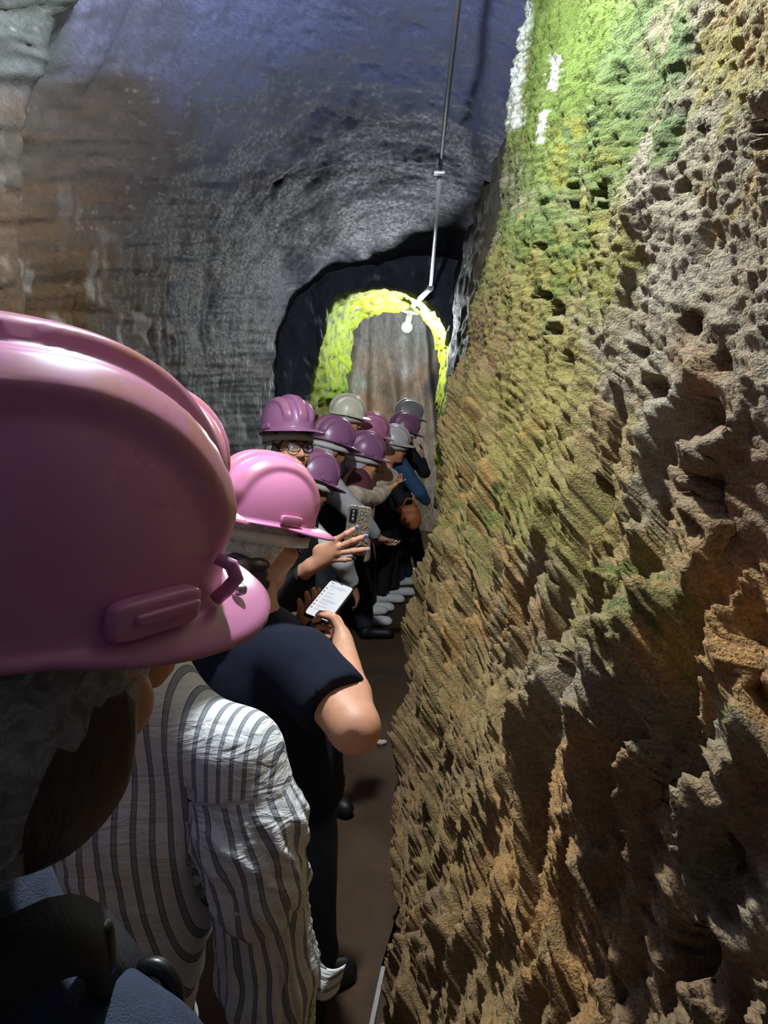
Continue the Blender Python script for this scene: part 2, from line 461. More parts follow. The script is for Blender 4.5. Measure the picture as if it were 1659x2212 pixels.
SL, HAZE_BLUE, DB, WB, SHADE_NAVY = lin(96, 96, 120), lin(108, 116, 156), lin(74, 64, 58), lin(76, 58, 38), lin(34, 37, 48)  # blue tones paint lamp haze on the roof, navy tones paint shade
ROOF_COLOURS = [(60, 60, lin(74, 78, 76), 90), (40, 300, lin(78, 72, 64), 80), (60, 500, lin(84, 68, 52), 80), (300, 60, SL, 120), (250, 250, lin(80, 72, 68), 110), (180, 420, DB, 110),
                (150, 620, WB, 120), (60, 680, WB, 90), (350, 450, lin(64, 58, 58), 110), (340, 640, lin(62, 50, 40), 100), (600, 80, HAZE_BLUE, 150), (850, 100, HAZE_BLUE, 150), (600, 260, SL, 130), (820, 320, lin(80, 78, 98), 120),
                (640, 420, SHADE_NAVY, 110), (560, 600, SHADE_NAVY, 110), (520, 500, SHADE_NAVY, 100), (440, 640, SHADE_NAVY, 80), (640, 520, SHADE_NAVY, 100), (850, 480, lin(26, 28, 38), 100), (760, 540, lin(26, 28, 38), 90), (900, 560, lin(24, 26, 36), 80), (860, 400, lin(46, 46, 62), 80), (650, 480, lin(30, 32, 42), 90), (480, 760, lin(48, 46, 48), 80), (620, 760, lin(36, 39, 50), 90)]  # dark samples paint shade over the far roof and corner


def build_recess_wall():
    nu, nv = 150, 240
    Y, Z = np.meshgrid(np.linspace(3.3, 8.3, nu), np.linspace(-.05, 4.1, nv), indexing='ij')
    X = interp(Z, [0, 1.2, 2.4, 3.6, 4.2], [.26, .30, .42, .56, .62]) + 0.16 * (1 - sstep(3.4, 5.5, Y)) * sstep(0.3, 2.5, Z) - 0.09 * sstep(5.0, 7.3, Y) * np.clip(Z / 3.0, 0.3, 1.5)
    q = (Y + 0.2 * Z + 0.1 * perlin(Z * 3, Y * 2, 301)) / 0.3
    t = q - np.floor(q)
    h = 0.03 * (1 - t) * (0.5 + perlin(Y * 2, Z * 2, 302)) + 0.03 * fbm(Y * 3, Z * 3, 303, 4, 0.6)
    d, v = cells(Y * 5, Z * 8, 304)
    h -= 0.05 * np.clip(0.4 - d, 0, 1) * (v > 0.5)
    X = X - h
    tint = paint(Z, Y, [(0.3, 5, lin(84, 66, 46), 1), (1.4, 5, lin(112, 92, 60), 1), (2.4, 4.5, lin(124, 116, 82), 1), (3.4, 4.5, lin(110, 108, 96), 1), (3.4, 7, lin(36, 38, 46), 1), (1.5, 7, lin(52, 46, 36), 1), (2.4, 7, lin(40, 40, 42), 1)], 2)  # far end tinted dark to paint shade against the arch lamp
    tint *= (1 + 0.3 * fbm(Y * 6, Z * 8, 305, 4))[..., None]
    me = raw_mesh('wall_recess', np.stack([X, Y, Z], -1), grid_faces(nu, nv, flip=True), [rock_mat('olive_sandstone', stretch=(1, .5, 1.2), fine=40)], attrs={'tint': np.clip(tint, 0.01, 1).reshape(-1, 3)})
    link('wall_recess', me, kind='structure', label='olive brown set-back stretch of rock wall beyond the mossy one')


Y_DOOR = 7.3


def build_end_wall():
    """Rock wall with the arched way through; the sides of the opening carry bright moss."""
    front = [(560, 1500), (640, 1180), (655, 1000), (668, 880), (684, 800), (700, 730), (712, 680), (730, 650), (770, 634), (820, 628), (870, 634), (910, 652), (940, 676), (960, 706), (971, 750), (972, 800), (966, 860), (958, 930), (952, 1050), (948, 1250)]
    back = [(720, 1450), (738, 1180), (744, 1000), (748, 900), (752, 830), (758, 760), (766, 712), (780, 690), (800, 678), (830, 670), (868, 668), (900, 676), (922, 694), (938, 722), (945, 760), (947, 810), (946, 870), (945, 930), (944, 1050), (942, 1240)]
    nc = 260
    def resample(pts, Y, n):
        W = np.array([A(x, y, Y) for x, y in pts])
        W[0, 2] = W[-1, 2] = -0.05
        sg = np.r_[0, np.cumsum(np.linalg.norm(np.diff(W, axis=0), axis=1))]
        u = np.linspace(0, sg[-1], n)
        return np.stack([np.interp(u, sg, W[:, i]) for i in range(3)], -1)
    Fc, Bc = resample(front, Y_DOOR, nc), resample(back, Y_DOOR + 0.75, nc)
    cen = np.array([-0.25, Y_DOOR, 1.3])
    rows = []; moss = []
    nr = 60
    for r in np.linspace(1, 0, nr):                    # reveal, from the back edge forward
        rows.append(Fc * (1 - r) + Bc * r); moss.append(np.full(nc, 1.0))
    out = (Fc - cen); out[:, 1] = 0
    ln = np.linalg.norm(out, axis=1, keepdims=True)
    for r in np.linspace(0.02, 1.9, 70) ** 1.3:
        rows.append(Fc + out / ln * r + np.array([0, -0.05 * min(r, 0.3), 0])); moss.append(np.full(nc, max(0.0, 1 - r / 0.06)))
    P = np.array(rows); M = np.array(moss)
    nR = len(rows)
    V, U = np.meshgrid(np.linspace(0, 1, nc) * 6.5, np.r_[np.linspace(-.75, 0, nr), np.linspace(0.02, 1.9, 70) ** 1.3], indexing='xy')
    Pn = P.copy()
    k = 0.05 * fbm(V * 2.2, U * 2.2, 401, 4, 0.6) + 0.022 * fbm(V * 14, U * 9, 402, 3, 0.6)
    inw = np.broadcast_to(-out / ln, P.shape)
    isr = (np.arange(nR) < nr)[:, None]
    Pn += np.where(isr[..., None], inw * k[..., None], np.array([0, -1, 0]) * k[..., None] * 1.2)
    px, py = project(Pn)
    mossc = 0.32 * paint(px, py, [(700, 820, lin(176, 196, 40), 60), (690, 900, lin(150, 140, 60), 40), (740, 860, lin(140, 190, 40), 40), (735, 690, lin(160, 180, 50), 50), (800, 650, lin(186, 200, 40), 60), (900, 660, lin(196, 210, 36), 60), (960, 800, lin(206, 226, 20), 60), (955, 900, lin(180, 190, 40), 50), (720, 1000, lin(120, 112, 60), 70)], 2)
    rock = np.array(lin(60, 62, 74)) * (1 + 0.4 * fbm(V * 5, U * 9, 403, 4))[..., None]
    ms = sstep(0.2, 0.7, M + 0.25 * fbm(V * 10, U * 10, 404, 3))
    gap = sstep(0.25, 0.55, fbm(V * 9, U * 22, 405, 3, 0.6))
    ms = ms * (1 - 0.8 * gap)
    tint = np.clip(rock * (1 - ms[..., None]) + mossc * ms[..., None], 0.005, 1)
    streak = sstep(0.55, 0.8, fbm(V * 12, U * 4, 406, 3)) * (1 - ms)
    tint = tint * (1 - 0.6 * streak[..., None]) + np.array(lin(150, 150, 160)) * 0.6 * streak[..., None]
    me = raw_mesh('wall_back', Pn, grid_faces(nR, nc), [rock_mat('dark_rock_with_moss', rough=0.75, fine=45, stretch=(1, 1, 1), bump=0.8, dist=0.01, var=0.4, grain=120)], attrs={'tint': tint.reshape(-1, 3)})
    link('wall_back', me, kind='structure', label='dark end wall pierced by an arched opening rimmed with bright yellow-green moss')
    # chamber beyond
    nu, nv = 120, 120
    Xg, Zg = np.meshgrid(np.linspace(-2.2, 1.6, nu), np.linspace(-.05, 4.2, nv), indexing='ij')
    Yg = 9.6 + 0.10 * fbm(Xg * 2, Zg * 0.7, 411, 4) + 0.5 * sstep(0.16, 0.26, Xg + 0.10 * (Zg - 2)) + 0.12 * ridged(Xg * 2.2, Zg * .4, 412, 2) - 0.5 * np.clip(np.abs(Xg + .2) - .9, 0, 2) ** 1.3 - 0.8 * np.clip(Zg - 2.9, 0, 2)
    px, py = project(np.stack([Xg, Yg, Zg], -1))
    tint = paint(px, py, [(780, 700, lin(112, 108, 98), 60), (850, 690, lin(112, 108, 98), 60), (800, 800, lin(118, 100, 76), 50), (780, 820, lin(112, 124, 104), 25), (840, 840, lin(108, 88, 64), 50), (880, 800, lin(128, 124, 112), 25), (905, 820, lin(122, 96, 64), 30), (935, 830, lin(50, 52, 60), 25), (800, 880, lin(128, 92, 50), 30), (900, 700, lin(120, 124, 110), 40)], 2)  # dark band at one side paints the shade of a passage
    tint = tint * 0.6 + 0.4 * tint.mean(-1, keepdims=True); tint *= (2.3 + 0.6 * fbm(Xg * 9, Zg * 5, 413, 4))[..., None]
    me = raw_mesh('wall_far', np.stack([Xg, Yg, Zg], -1), grid_faces(nu, nv, flip=True), [rock_mat('brown_chamber_rock', fine=25, stretch=(1, 1, .5), grain=90)], attrs={'tint': np.clip(tint, .005, 1).reshape(-1, 3)})
    link('wall_far', me, kind='structure', label='brown rock face of the chamber behind the mossy arch')


def build_floor():
    nu, nv = 110, 260
    Xg, Yg = np.meshgrid(np.linspace(-2.0, 0.9, nu), np.linspace(-4.0, 10.2, nv), indexing='ij')
    Z = 0.012 * fbm(Xg * 3, Yg * 3, 501, 4) + 0.004 * fbm(Xg * 16, Yg * 16, 502, 3) - 0.006
    tint = np.array(lin(76, 58, 41)) * (1 + 0.3 * fbm(Xg * 4, Yg * 4, 503, 4))[..., None]
    me = raw_mesh('floor', np.stack([Xg, Yg, Z], -1), grid_faces(nu, nv), [rock_mat('sandy_floor', rough=0.9, fine=30, stretch=(1, 1, 1), bump=0.35, dist=0.004, var=0.3)], attrs={'tint': np.clip(tint, .01, 1).reshape(-1, 3)})
    link('floor', me, kind='structure', label='sandy brown passage floor')
    n = 60
    Xg, Zg = np.meshgrid(np.linspace(-2.0, 1.6, n), np.linspace(-.05, 4.2, n), indexing='ij')
    Yg = -3.95 + 0.1 * fbm(Xg * 2, Zg * 2, 511, 4)
    me = raw_mesh('wall_front', np.stack([Xg, Yg, Zg], -1), grid_faces(n, n), [bpy.data.materials['sandy_floor']], attrs={'tint': np.full((n * n, 3), 0.12)})
    link('wall_front', me, kind='structure', label='rough rock closing the passage behind the photographer')
    Y, Z = np.meshgrid(np.linspace(-4.0, 0.30, 60), np.linspace(-.05, 3.95, 60), indexing='ij')
    X = wall_right_base(np.maximum(Y, .28), Z) + 0.05 * fbm(Y * 2, Z * 2, 521, 4)
    X = X + 0.35 * (1 - sstep(-0.6, 0.25, Y))
    me = raw_mesh('wall_side', np.stack([X, Y, Z], -1), grid_faces(60, 60, flip=True), [bpy.data.materials['sandy_floor']], attrs={'tint': np.full((3600, 3), 0.14)})
    link('wall_side', me, kind='structure', label='rough rock wall beside and behind the photographer')


build_wall_right()
build_left_and_ceiling()
build_recess_wall()
build_end_wall()
build_floor()


# ------------------------------------------------------------------ signed-distance bodies -> one continuous surface
class SDF:
    def __init__(self, lo, hi, h):
        self.lo = np.asarray(lo, np.float32); self.h = float(h)
        self.n = np.maximum(np.ceil((np.asarray(hi) - self.lo) / h).astype(int) + 1, 4)
        self.F = np.full(self.n, 0.2, np.float32)
        self.ax = [self.lo[i] + np.arange(self.n[i], dtype=np.float32) * h for i in range(3)]

    def _win(self, lo, hi):
        a = np.clip(np.floor((np.asarray(lo) - self.lo) / self.h).astype(int), 0, self.n)
        b = np.clip(np.ceil((np.asarray(hi) - self.lo) / self.h).astype(int) + 1, 0, self.n)
        if np.any(b <= a):
            return None
        sl = tuple(slice(a[i], b[i]) for i in range(3))
        g = np.ix_(*(self.ax[i][sl[i]] for i in range(3)))
        return sl, g

    def _put(self, sl, d, k, sub=False):
        f = self.F[sl]
        if sub:
            hh = np.clip(0.5 - 0.5 * (f + d) / k, 0, 1)
            self.F[sl] = f + (-d - f) * hh + k * hh * (1 - hh)
        else:
            hh = np.clip(0.5 + 0.5 * (d - f) / k, 0, 1)
            self.F[sl] = d + (f - d) * hh - k * hh * (1 - hh)

    def cone(self, a, b, ra, rb, k=0.02, flat_b=False, flat_a=False, sub=False):
        a = np.asarray(a, float); b = np.asarray(b, float)
        m = max(ra, rb) + k + 0.05
        w = self._win(np.minimum(a, b) - m, np.maximum(a, b) + m)
        if w is None: return
        sl, (x, y, z) = w
        ab = b - a; L2 = max(float(ab @ ab), 1e-9)
        t0 = ((x - a[0]) * ab[0] + (y - a[1]) * ab[1] + (z - a[2]) * ab[2]) / L2
        t = np.clip(t0, 0, 1)
        d = np.sqrt((x - a[0] - t * ab[0]) ** 2 + (y - a[1] - t * ab[1]) ** 2 + (z - a[2] - t * ab[2]) ** 2) - (ra + (rb - ra) * t)
        L = math.sqrt(L2)
        if flat_b: d = np.maximum(d, (t0 - 1) * L)
        if flat_a: d = np.maximum(d, -t0 * L)
        self._put(sl, d.astype(np.float32), k, sub)

    def ell(self, c, r, R=None, k=0.02, sub=False):
        c = np.asarray(c, float); r = np.asarray(r, float)
        m = max(r) + k + 0.05
        w = self._win(c - m, c + m)
        if w is None: return
        sl, (x, y, z) = w
        x, y, z = x - c[0], y - c[1], z - c[2]
        if R is not None:
            R = np.asarray(R)
            x, y, z = (R[0, 0] * x + R[1, 0] * y + R[2, 0] * z, R[0, 1] * x + R[1, 1] * y + R[2, 1] * z, R[0, 2] * x + R[1, 2] * y + R[2, 2] * z)
        k0 = np.sqrt((x / r[0]) ** 2 + (y / r[1]) ** 2 + (z / r[2]) ** 2)
        k1 = np.sqrt((x / r[0] ** 2) ** 2 + (y / r[1] ** 2) ** 2 + (z / r[2] ** 2) ** 2) + 1e-6
        self._put(sl, (k0 * (k0 - 1) / k1).astype(np.float32), k, sub)

    def cut(self, p, nrm):
        x, y, z = np.ix_(*self.ax)
        p = np.asarray(p, float); nrm = np.asarray(nrm, float); nrm = nrm / np.linalg.norm(nrm)
        self.F = np.maximum(self.F, ((x - p[0]) * nrm[0] + (y - p[1]) * nrm[1] + (z - p[2]) * nrm[2]).astype(np.float32))

    def nets(self):
        F = self.F
        F = np.pad(F, 1, constant_values=0.1)
        s = F < 0
        nx, ny, nz = F.shape
        cnt = np.zeros((nx - 1, ny - 1, nz - 1), np.int8)
        for dx in (0, 1):
            for dy in (0, 1):
                for dz in (0, 1):
                    cnt += s[dx:nx - 1 + dx, dy:ny - 1 + dy, dz:nz - 1 + dz]
        mix = (cnt > 0) & (cnt < 8)
        I = np.argwhere(mix)
        idx = np.full(mix.shape, -1, np.int32); idx[mix] = np.arange(len(I))
        acc = np.zeros((len(I), 3)); num = np.zeros(len(I))
        off = [(0, 0, 0), (1, 0, 0), (0, 1, 0), (1, 1, 0), (0, 0, 1), (1, 0, 1), (0, 1, 1), (1, 1, 1)]
        val = [F[I[:, 0] + o[0], I[:, 1] + o[1], I[:, 2] + o[2]] for o in off]
        for i in range(8):
            for ax in range(3):
                if off[i][ax] == 0:
                    j = i + (1, 2, 4)[ax]
                    a, b = val[i], val[j]
                    m = (a < 0) != (b < 0)
                    t = np.where(m, a / np.where(m, a - b, 1), 0)
                    p = np.array(off[i], float)[None] + t[:, None] * np.eye(3)[ax][None]
                    acc += p * m[:, None]; num += m
        V = (I + acc / num[:, None] - 1) * self.h + self.lo
        Q = []
        for ax in range(3):
            a1, a2 = (ax + 1) % 3, (ax + 2) % 3
            sA = [slice(1, -1)] * 3; sA[ax] = slice(0, -1)
            sB = [slice(1, -1)] * 3; sB[ax] = slice(1, None)
            ch = s[tuple(sA)] != s[tuple(sB)]
            E = np.argwhere(ch)
            if not len(E): continue
            E[:, a1] += 1; E[:, a2] += 1
            ins = s[E[:, 0], E[:, 1], E[:, 2]]
            def ci(d1, d2):
                c = E.copy(); c[:, a1] += d1; c[:, a2] += d2
                return idx[c[:, 0], c[:, 1], c[:, 2]]
            q = np.stack([ci(-1, -1), ci(0, -1), ci(0, 0), ci(-1, 0)], -1)
            q[~ins] = q[~ins][:, ::-1]
            Q.append(q)
        return V, np.concatenate(Q)


def smooth_verts(V, Q, it=2):
    for _ in range(it):
        S = np.zeros_like(V); C = np.zeros(len(V))
        for a, b in ((0, 1), (1, 2), (2, 3), (3, 0)):
            np.add.at(S, Q[:, a], V[Q[:, b]]); np.add.at(S, Q[:, b], V[Q[:, a]])
            np.add.at(C, Q[:, a], 1); np.add.at(C, Q[:, b], 1)
        V = 0.5 * V + 0.5 * S / C[:, None]
    return V


def normals(V, Q):
    n = np.cross(V[Q[:, 2]] - V[Q[:, 0]], V[Q[:, 3]] - V[Q[:, 1]])
    out = np.zeros_like(V)
    for i in range(4):
        np.add.at(out, Q[:, i], n)
    return out / np.maximum(np.linalg.norm(out, axis=1, keepdims=True), 1e-9)


def folds(V, Q, amp, freq, seed=0, stretch=(1, 1, 1)):
    n = normals(V, Q)
    p = V * freq * np.array(stretch)
    d = fbm(p[:, 0] + 0.7 * p[:, 1], p[:, 2] + 0.4 * p[:, 1], seed, 3) * 0.6 + 0.4 * ridged(p[:, 0] * 0.8 + p[:, 2] * 0.5, p[:, 1] + p[:, 2] * 0.3, seed + 5, 2)
    return V + n * (amp * d)[:, None]


def unit(v):
    v = np.asarray(v, float)
    return v / max(np.linalg.norm(v), 1e-9)


def rot(psi, pitch=0, roll=0):
    """Local frame x right, y ahead, z up. psi: degrees from +Y towards +X; pitch: nod down; roll: tilt to own right."""
    m = Matrix.Rotation(-math.radians(psi), 3, 'Z') @ Matrix.Rotation(-math.radians(pitch), 3, 'X') @ Matrix.Rotation(math.radians(roll), 3, 'Y')
    return np.array(m)


def tube(pts, radii, n=10, closed=False, caps=True):
    """Round tube through points; returns verts and quads."""
    P = np.asarray(pts, float); m = len(P)
    r = np.broadcast_to(np.asarray(radii, float), (m,))
    T = np.gradient(P, axis=0) if not closed else np.roll(P, -1, 0) - np.roll(P, 1, 0)
    T /= np.maximum(np.linalg.norm(T, axis=1, keepdims=True), 1e-9)
    up = np.array([0, 0, 1.0]) if abs(T[0, 2]) < 0.9 else np.array([1.0, 0, 0])
    rings = []
    u = unit(np.cross(T[0], up))
    for i in range(m):
        u = unit(u - T[i] * (u @ T[i])); v = np.cross(T[i], u)
        a = np.arange(n) / n * 2 * math.pi
        rings.append(P[i] + r[i] * (np.cos(a)[:, None] * u + np.sin(a)[:, None] * v))
    V = np.array(rings)
    if caps and not closed:
        V = np.concatenate([np.repeat(P[:1, None], n, 1), V, np.repeat(P[-1:, None], n, 1)])
    k = len(V)
    i = np.arange(k if closed else k - 1)[:, None]; j = np.arange(n)[None]
    i2, j2 = (i + 1) % k, (j + 1) % n
    Q = np.stack(np.broadcast_arrays(i * n + j, i * n + j2, i2 * n + j2, i2 * n + j), -1).reshape(-1, 4)
    return V.reshape(-1, 3), Q


def join(*vq):
    V, Q, o = [], [], 0
    for v, q in vq:
        V.append(np.asarray(v).reshape(-1, 3)); Q.append(np.asarray(q) + o); o += len(V[-1])
    return np.concatenate(V), np.concatenate(Q)


def rbox(c, half, R=None, r=0.25, n=5, e=0.35):
    """Superellipsoid box: rounded slab centred at c."""
    th = np.linspace(-math.pi / 2, math.pi / 2, n * 2 + 1); ph = np.linspace(-math.pi, math.pi, n * 4 + 1)[:-1]
    sg = lambda w: np.sign(w) * np.abs(w) ** e
    T, Pp = np.meshgrid(th, ph, indexing='ij')
    V = np.stack([half[0] * sg(np.cos(T)) * sg(np.cos(Pp)), half[1] * sg(np.cos(T)) * sg(np.sin(Pp)), half[2] * sg(np.sin(T))], -1).reshape(-1, 3)
    if R is not None: V = V @ np.asarray(R).T
    nu, nv = T.shape
    i = np.arange(nu - 1)[:, None]; j = np.arange(nv)[None]; j2 = (j + 1) % nv
    Q = np.stack(np.broadcast_arrays(i * nv + j, i * nv + j2, (i + 1) * nv + j2, (i + 1) * nv + j), -1).reshape(-1, 4)
    return V + np.asarray(c), Q


# ------------------------------------------------------------------ shared materials
M = {}
def skin_mat(name, c):
    M[name] = plain(name, lin(*c), rough=0.5, noise=0.10, scale=40, bump=0.12, bump_scale=350, sss=0.12)
skin_mat('skin_fair', (226, 176, 148)); skin_mat('skin_tan', (206, 150, 118)); skin_mat('skin_deep', (150, 104, 78)); skin_mat('skin_warm', (226, 158, 116))
M['navy_tee'] = plain('navy_tee', lin(24, 27, 42), rough=0.9, bump=0.3, bump_scale=600, spec=0.2)
M['navy'] = plain('navy', lin(22, 26, 40), rough=0.85, bump=0.3, bump_scale=300)
M['black'] = plain('black_cloth', lin(20, 20, 24), rough=0.85, bump=0.3, bump_scale=300)
M['charcoal'] = plain('charcoal_cloth', lin(48, 46, 50), rough=0.85, bump=0.3, bump_scale=300)
M['denim'] = plain('blue_denim', lin(66, 98, 140), rough=0.85, noise=0.35, scale=60, bump=0.5, bump_scale=700)
M['dark_denim'] = plain('dark_denim', lin(38, 48, 70), rough=0.85, noise=0.3, scale=50, bump=0.6, bump_scale=700)
M['jeans'] = plain('navy_jeans', lin(34, 44, 70), rough=0.85, noise=0.3, scale=40, bump=0.4, bump_scale=500)
M['cream'] = plain('cream_cloth', lin(206, 196, 180), rough=0.85, bump=0.3, bump_scale=300)
M['white_cloth'] = plain('white_cloth', lin(206, 206, 204), rough=0.85, bump=0.3, bump_scale=300)
M['tan_floral'] = plain('tan_floral_cloth', lin(204, 184, 160), rough=0.85, noise=0.35, scale=24, bump=0.2)
M['light_grey'] = plain('light_grey_cloth', lin(164, 160, 158), rough=0.85, bump=0.3, bump_scale=300)
M['maroon'] = plain('maroon_cloth', lin(96, 48, 58), rough=0.8, bump=0.3, bump_scale=300)
M['pink_strap'] = plain('pink_strap', lin(206, 130, 150), rough=0.7)
M['brown_leather'] = plain('brown_leather', lin(172, 100, 52), rough=0.5, noise=0.25, scale=14, bump=0.3)
M['white_shoe'] = plain('white_shoe', lin(226, 226, 222), rough=0.6, noise=0.08)
M['black_shoe'] = plain('black_shoe', lin(18, 18, 20), rough=0.5)
M['hair_dark'] = plain('dark_hair', lin(52, 36, 30), rough=0.45, noise=0.4, scale=30, bump=0.8, bump_scale=70, stretch=(1, 1, .3))
M['hair_grey'] = plain('grey_hair', lin(130, 122, 116), rough=0.6, noise=0.3, scale=50, bump=0.6, bump_scale=90)
M['plastic_black'] = plain('black_plastic', lin(16, 16, 18), rough=0.35)
M['strap_white'] = plain('strap_white', lin(196, 192, 184), rough=0.45)
M['eye_white'] = plain('eye_white', lin(226, 222, 216), rough=0.2, noise=0.02)
M['iris'] = plain('dark_iris', lin(40, 28, 20), rough=0.15)
M['lip'] = plain('lip_rose', lin(176, 100, 92), rough=0.4)
M['brow'] = plain('brow_brown', lin(70, 50, 42), rough=0.8)
M['steel'] = plain('steel', lin(190, 192, 196), rough=0.3, metallic=0.9)
M['gold'] = plain('gold', lin(220, 186, 110), rough=0.25, metallic=1.0)
M['white_paint'] = plain('white_paint', lin(220, 222, 224), rough=0.4, noise=0.06)
M['nail_blue'] = plain('nail_blue', lin(40, 92, 190), rough=0.15, noise=0.02)
M['nail_lilac'] = plain('nail_lilac', lin(150, 150, 214), rough=0.15, noise=0.02)
M['glass_frame'] = plain('dark_tortoise', lin(34, 24, 24), rough=0.25, noise=0.4, scale=80)

def lens_mat():
    m, nt, b = new_mat('clear_lens')
    b.inputs['Base Color'].default_value = (0.9, 0.92, 0.95, 1); b.inputs['Roughness'].default_value = 0.03
    b.inputs['Alpha'].default_value = 0.12; b.inputs['Specular IOR Level'].default_value = 0.8
    return m
M['lens'] = lens_mat()

def net_mat(name='hairnet_film', a0=.42, a1=.95):
    m, nt, b = new_mat(name)
    tc = N(nt, 'ShaderNodeTexCoord')
    wv = N(nt, 'ShaderNodeTexNoise', Scale=55.0, Detail=5.0, Roughness=0.7, Distortion=1.5)
    nt.links.new(tc.outputs['Object'], wv.inputs['Vector'])
    mr = N(nt, 'ShaderNodeMapRange')
    mr.inputs['From Min'].default_value = 0.35; mr.inputs['From Max'].default_value = 0.72
    mr.inputs['To Min'].default_value = a0; mr.inputs['To Max'].default_value = a1
    nt.links.new(wv.outputs['Fac'], mr.inputs['Value']); nt.links.new(mr.outputs[0], b.inputs['Alpha'])
    b.inputs['Base Color'].default_value = lin(222, 224, 226) + (1,)
    b.inputs['Roughness'].default_value = 0.55
    bp = N(nt, 'ShaderNodeBump', Strength=0.7, Distance=0.004)
    nt.links.new(wv.outputs['Fac'], bp.inputs['Height']); nt.links.new(bp.outputs[0], b.inputs['Normal'])
    return m
M['net'] = net_mat()
M['net_thin'] = net_mat('thin_hairnet_film', .10, .55)

def hat_mat(name, col, dirt=True):
    m, nt, b = new_mat(name)
    at = N(nt, 'ShaderNodeAttribute', attribute_name='ridge')
    tc = N(nt, 'ShaderNodeTexCoord')
    nz = N(nt, 'ShaderNodeTexNoise', Scale=26.0, Detail=6.0, Roughness=0.7)
    nt.links.new(tc.outputs['Object'], nz.inputs['Vector'])
    ml = N(nt, 'ShaderNodeMath', operation='MULTIPLY')
    nt.links.new(nz.outputs['Fac'], ml.inputs[0]); nt.links.new(at.outputs['Fac'], ml.inputs[1])
    rp = N(nt, 'ShaderNodeMapRange')
    rp.inputs['From Min'].default_value = 0.36 if not dirt else 0.42; rp.inputs['From Max'].default_value = 0.62
    rp.inputs['To Max'].default_value = 0.75 if dirt else 0.25
    nt.links.new(ml.outputs[0], rp.inputs['Value'])
    mx = N(nt, 'ShaderNodeMix', data_type='RGBA')
    mx.inputs[6].default_value = lin(*col) + (1,)
    mx.inputs[7].default_value = lin(196, 132, 96) + (1,)
    nt.links.new(rp.outputs[0], mx.inputs[0]); nt.links.new(mx.outputs[2], b.inputs['Base Color'])
    n2 = N(nt, 'ShaderNodeTexNoise', Scale=9.0, Detail=4.0)
    nt.links.new(tc.outputs['Object'], n2.inputs['Vector'])
    rr = N(nt, 'ShaderNodeMapRange'); rr.inputs['To Min'].default_value = 0.16; rr.inputs['To Max'].default_value = 0.42
    nt.links.new(n2.outputs['Fac'], rr.inputs['Value']); nt.links.new(rr.outputs[0], b.inputs['Roughness'])
    b.inputs['Subsurface Weight'].default_value = 0.08
    b.inputs['Subsurface Radius'].default_value = (0.01, 0.004, 0.004)
    return m
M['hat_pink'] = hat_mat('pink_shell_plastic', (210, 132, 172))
M['hat_pink_shaded'] = hat_mat('shaded_pink_shell_plastic', (146, 96, 132), dirt=False)  # pink plastic with shade put into its colour
M['hat_white'] = hat_mat('white_shell_plastic', (214, 216, 210), dirt=False)
M['hat_cream'] = hat_mat('cream_shell_plastic', (250, 247, 216), dirt=False)
M['hat_grey'] = hat_mat('grey_shell_plastic', (150, 152, 150), dirt=False)


# ------------------------------------------------------------------ hard hats
HA, HB, HH = 0.112, 0.138, 0.150


def hat_shell(visor=.055):
    na = 120
    th = np.arange(na) / na * 2 * math.pi            # 0 = front (+y), towards +x
    rows, ridge = [], []
    ph = np.linspace(math.pi / 2, 0, 44)
    def dome(p, inset=0.0):
        cx = np.cos(p) ** 0.80 if p < math.pi / 2 - 1e-6 else 0.0
        z = (HH - inset) * np.sin(p) ** 0.90 if p > 1e-6 else 0.0
        x = (HA - inset) * cx * np.sin(th); y = (HB - inset) * cx * np.cos(th)
        return np.stack([x, y, np.full(na, z)], -1)
    def ribs(P):
        x, y, z = P[:, 0], P[:, 1], P[:, 2]
        f = np.zeros(len(P))
        for xc, w, hgt in ((0, .021, .012), (.062, .014, .010), (-.062, .014, .010)):
            d = np.abs(x - xc * (0.95 + 0.05 * np.clip(z / HH, 0, 1)))
            f = np.maximum(f, hgt * (1 - sstep(w * 0.65, w * 1.35, d)))
        return f * sstep(0.018, 0.06, z)
    for p in ph:
        P = dome(p)
        f = ribs(P)
        n = P / np.array([HA, HB, HH]) ** 2
        n /= np.maximum(np.linalg.norm(n, axis=1, keepdims=True), 1e-9)
        rows.append(P + n * f[:, None]); ridge.append(sstep(0.002, 0.008, f))
    base = rows[-1]
    rad = unit(np.array([1, 0, 0])) if False else None
    dirs = base.copy(); dirs[:, 2] = 0; dirs /= np.linalg.norm(dirs, axis=1, keepdims=True)
    vis = np.clip(np.cos(th), 0, 1) ** 0.9
    vis = vis * (1 - 0.25 * np.abs(np.sin(th)) ** 4)
    ext = 0.007 + visor * vis
    for t, dz in ((0.15, -.001), (0.5, -.004), (0.85, -.009), (1.0, -.0125)):
        rows.append(base + dirs * (ext * t)[:, None] + np.stack([0 * th, 0 * th, dz * (0.35 + 1.1 * vis) + 0.010 * vis * np.sin(th) ** 2 * -t], -1)); ridge.append(np.zeros(na))
    low = rows[-1] + np.array([0, 0, -.004]); rows.append(low); ridge.append(np.zeros(na))
    rows.append(base * np.array([0.985, 0.985, 1]) + np.array([0, 0, -.005])); ridge.append(np.zeros(na))
    for p in np.linspace(0, math.pi / 2, 14)[0:]:
        rows.append(dome(p, 0.006)); ridge.append(np.zeros(na))
    V = np.array(rows); nr = len(rows)
    i = np.arange(nr - 1)[:, None]; j = np.arange(na)[None]; j2 = (j + 1) % na
    Q = np.stack(np.broadcast_arrays(i * na + j, (i + 1) * na + j, (i + 1) * na + j2, i * na + j2), -1).reshape(-1, 4)
    return V.reshape(-1, 3), Q[:, ::-1], np.concatenate(ridge)


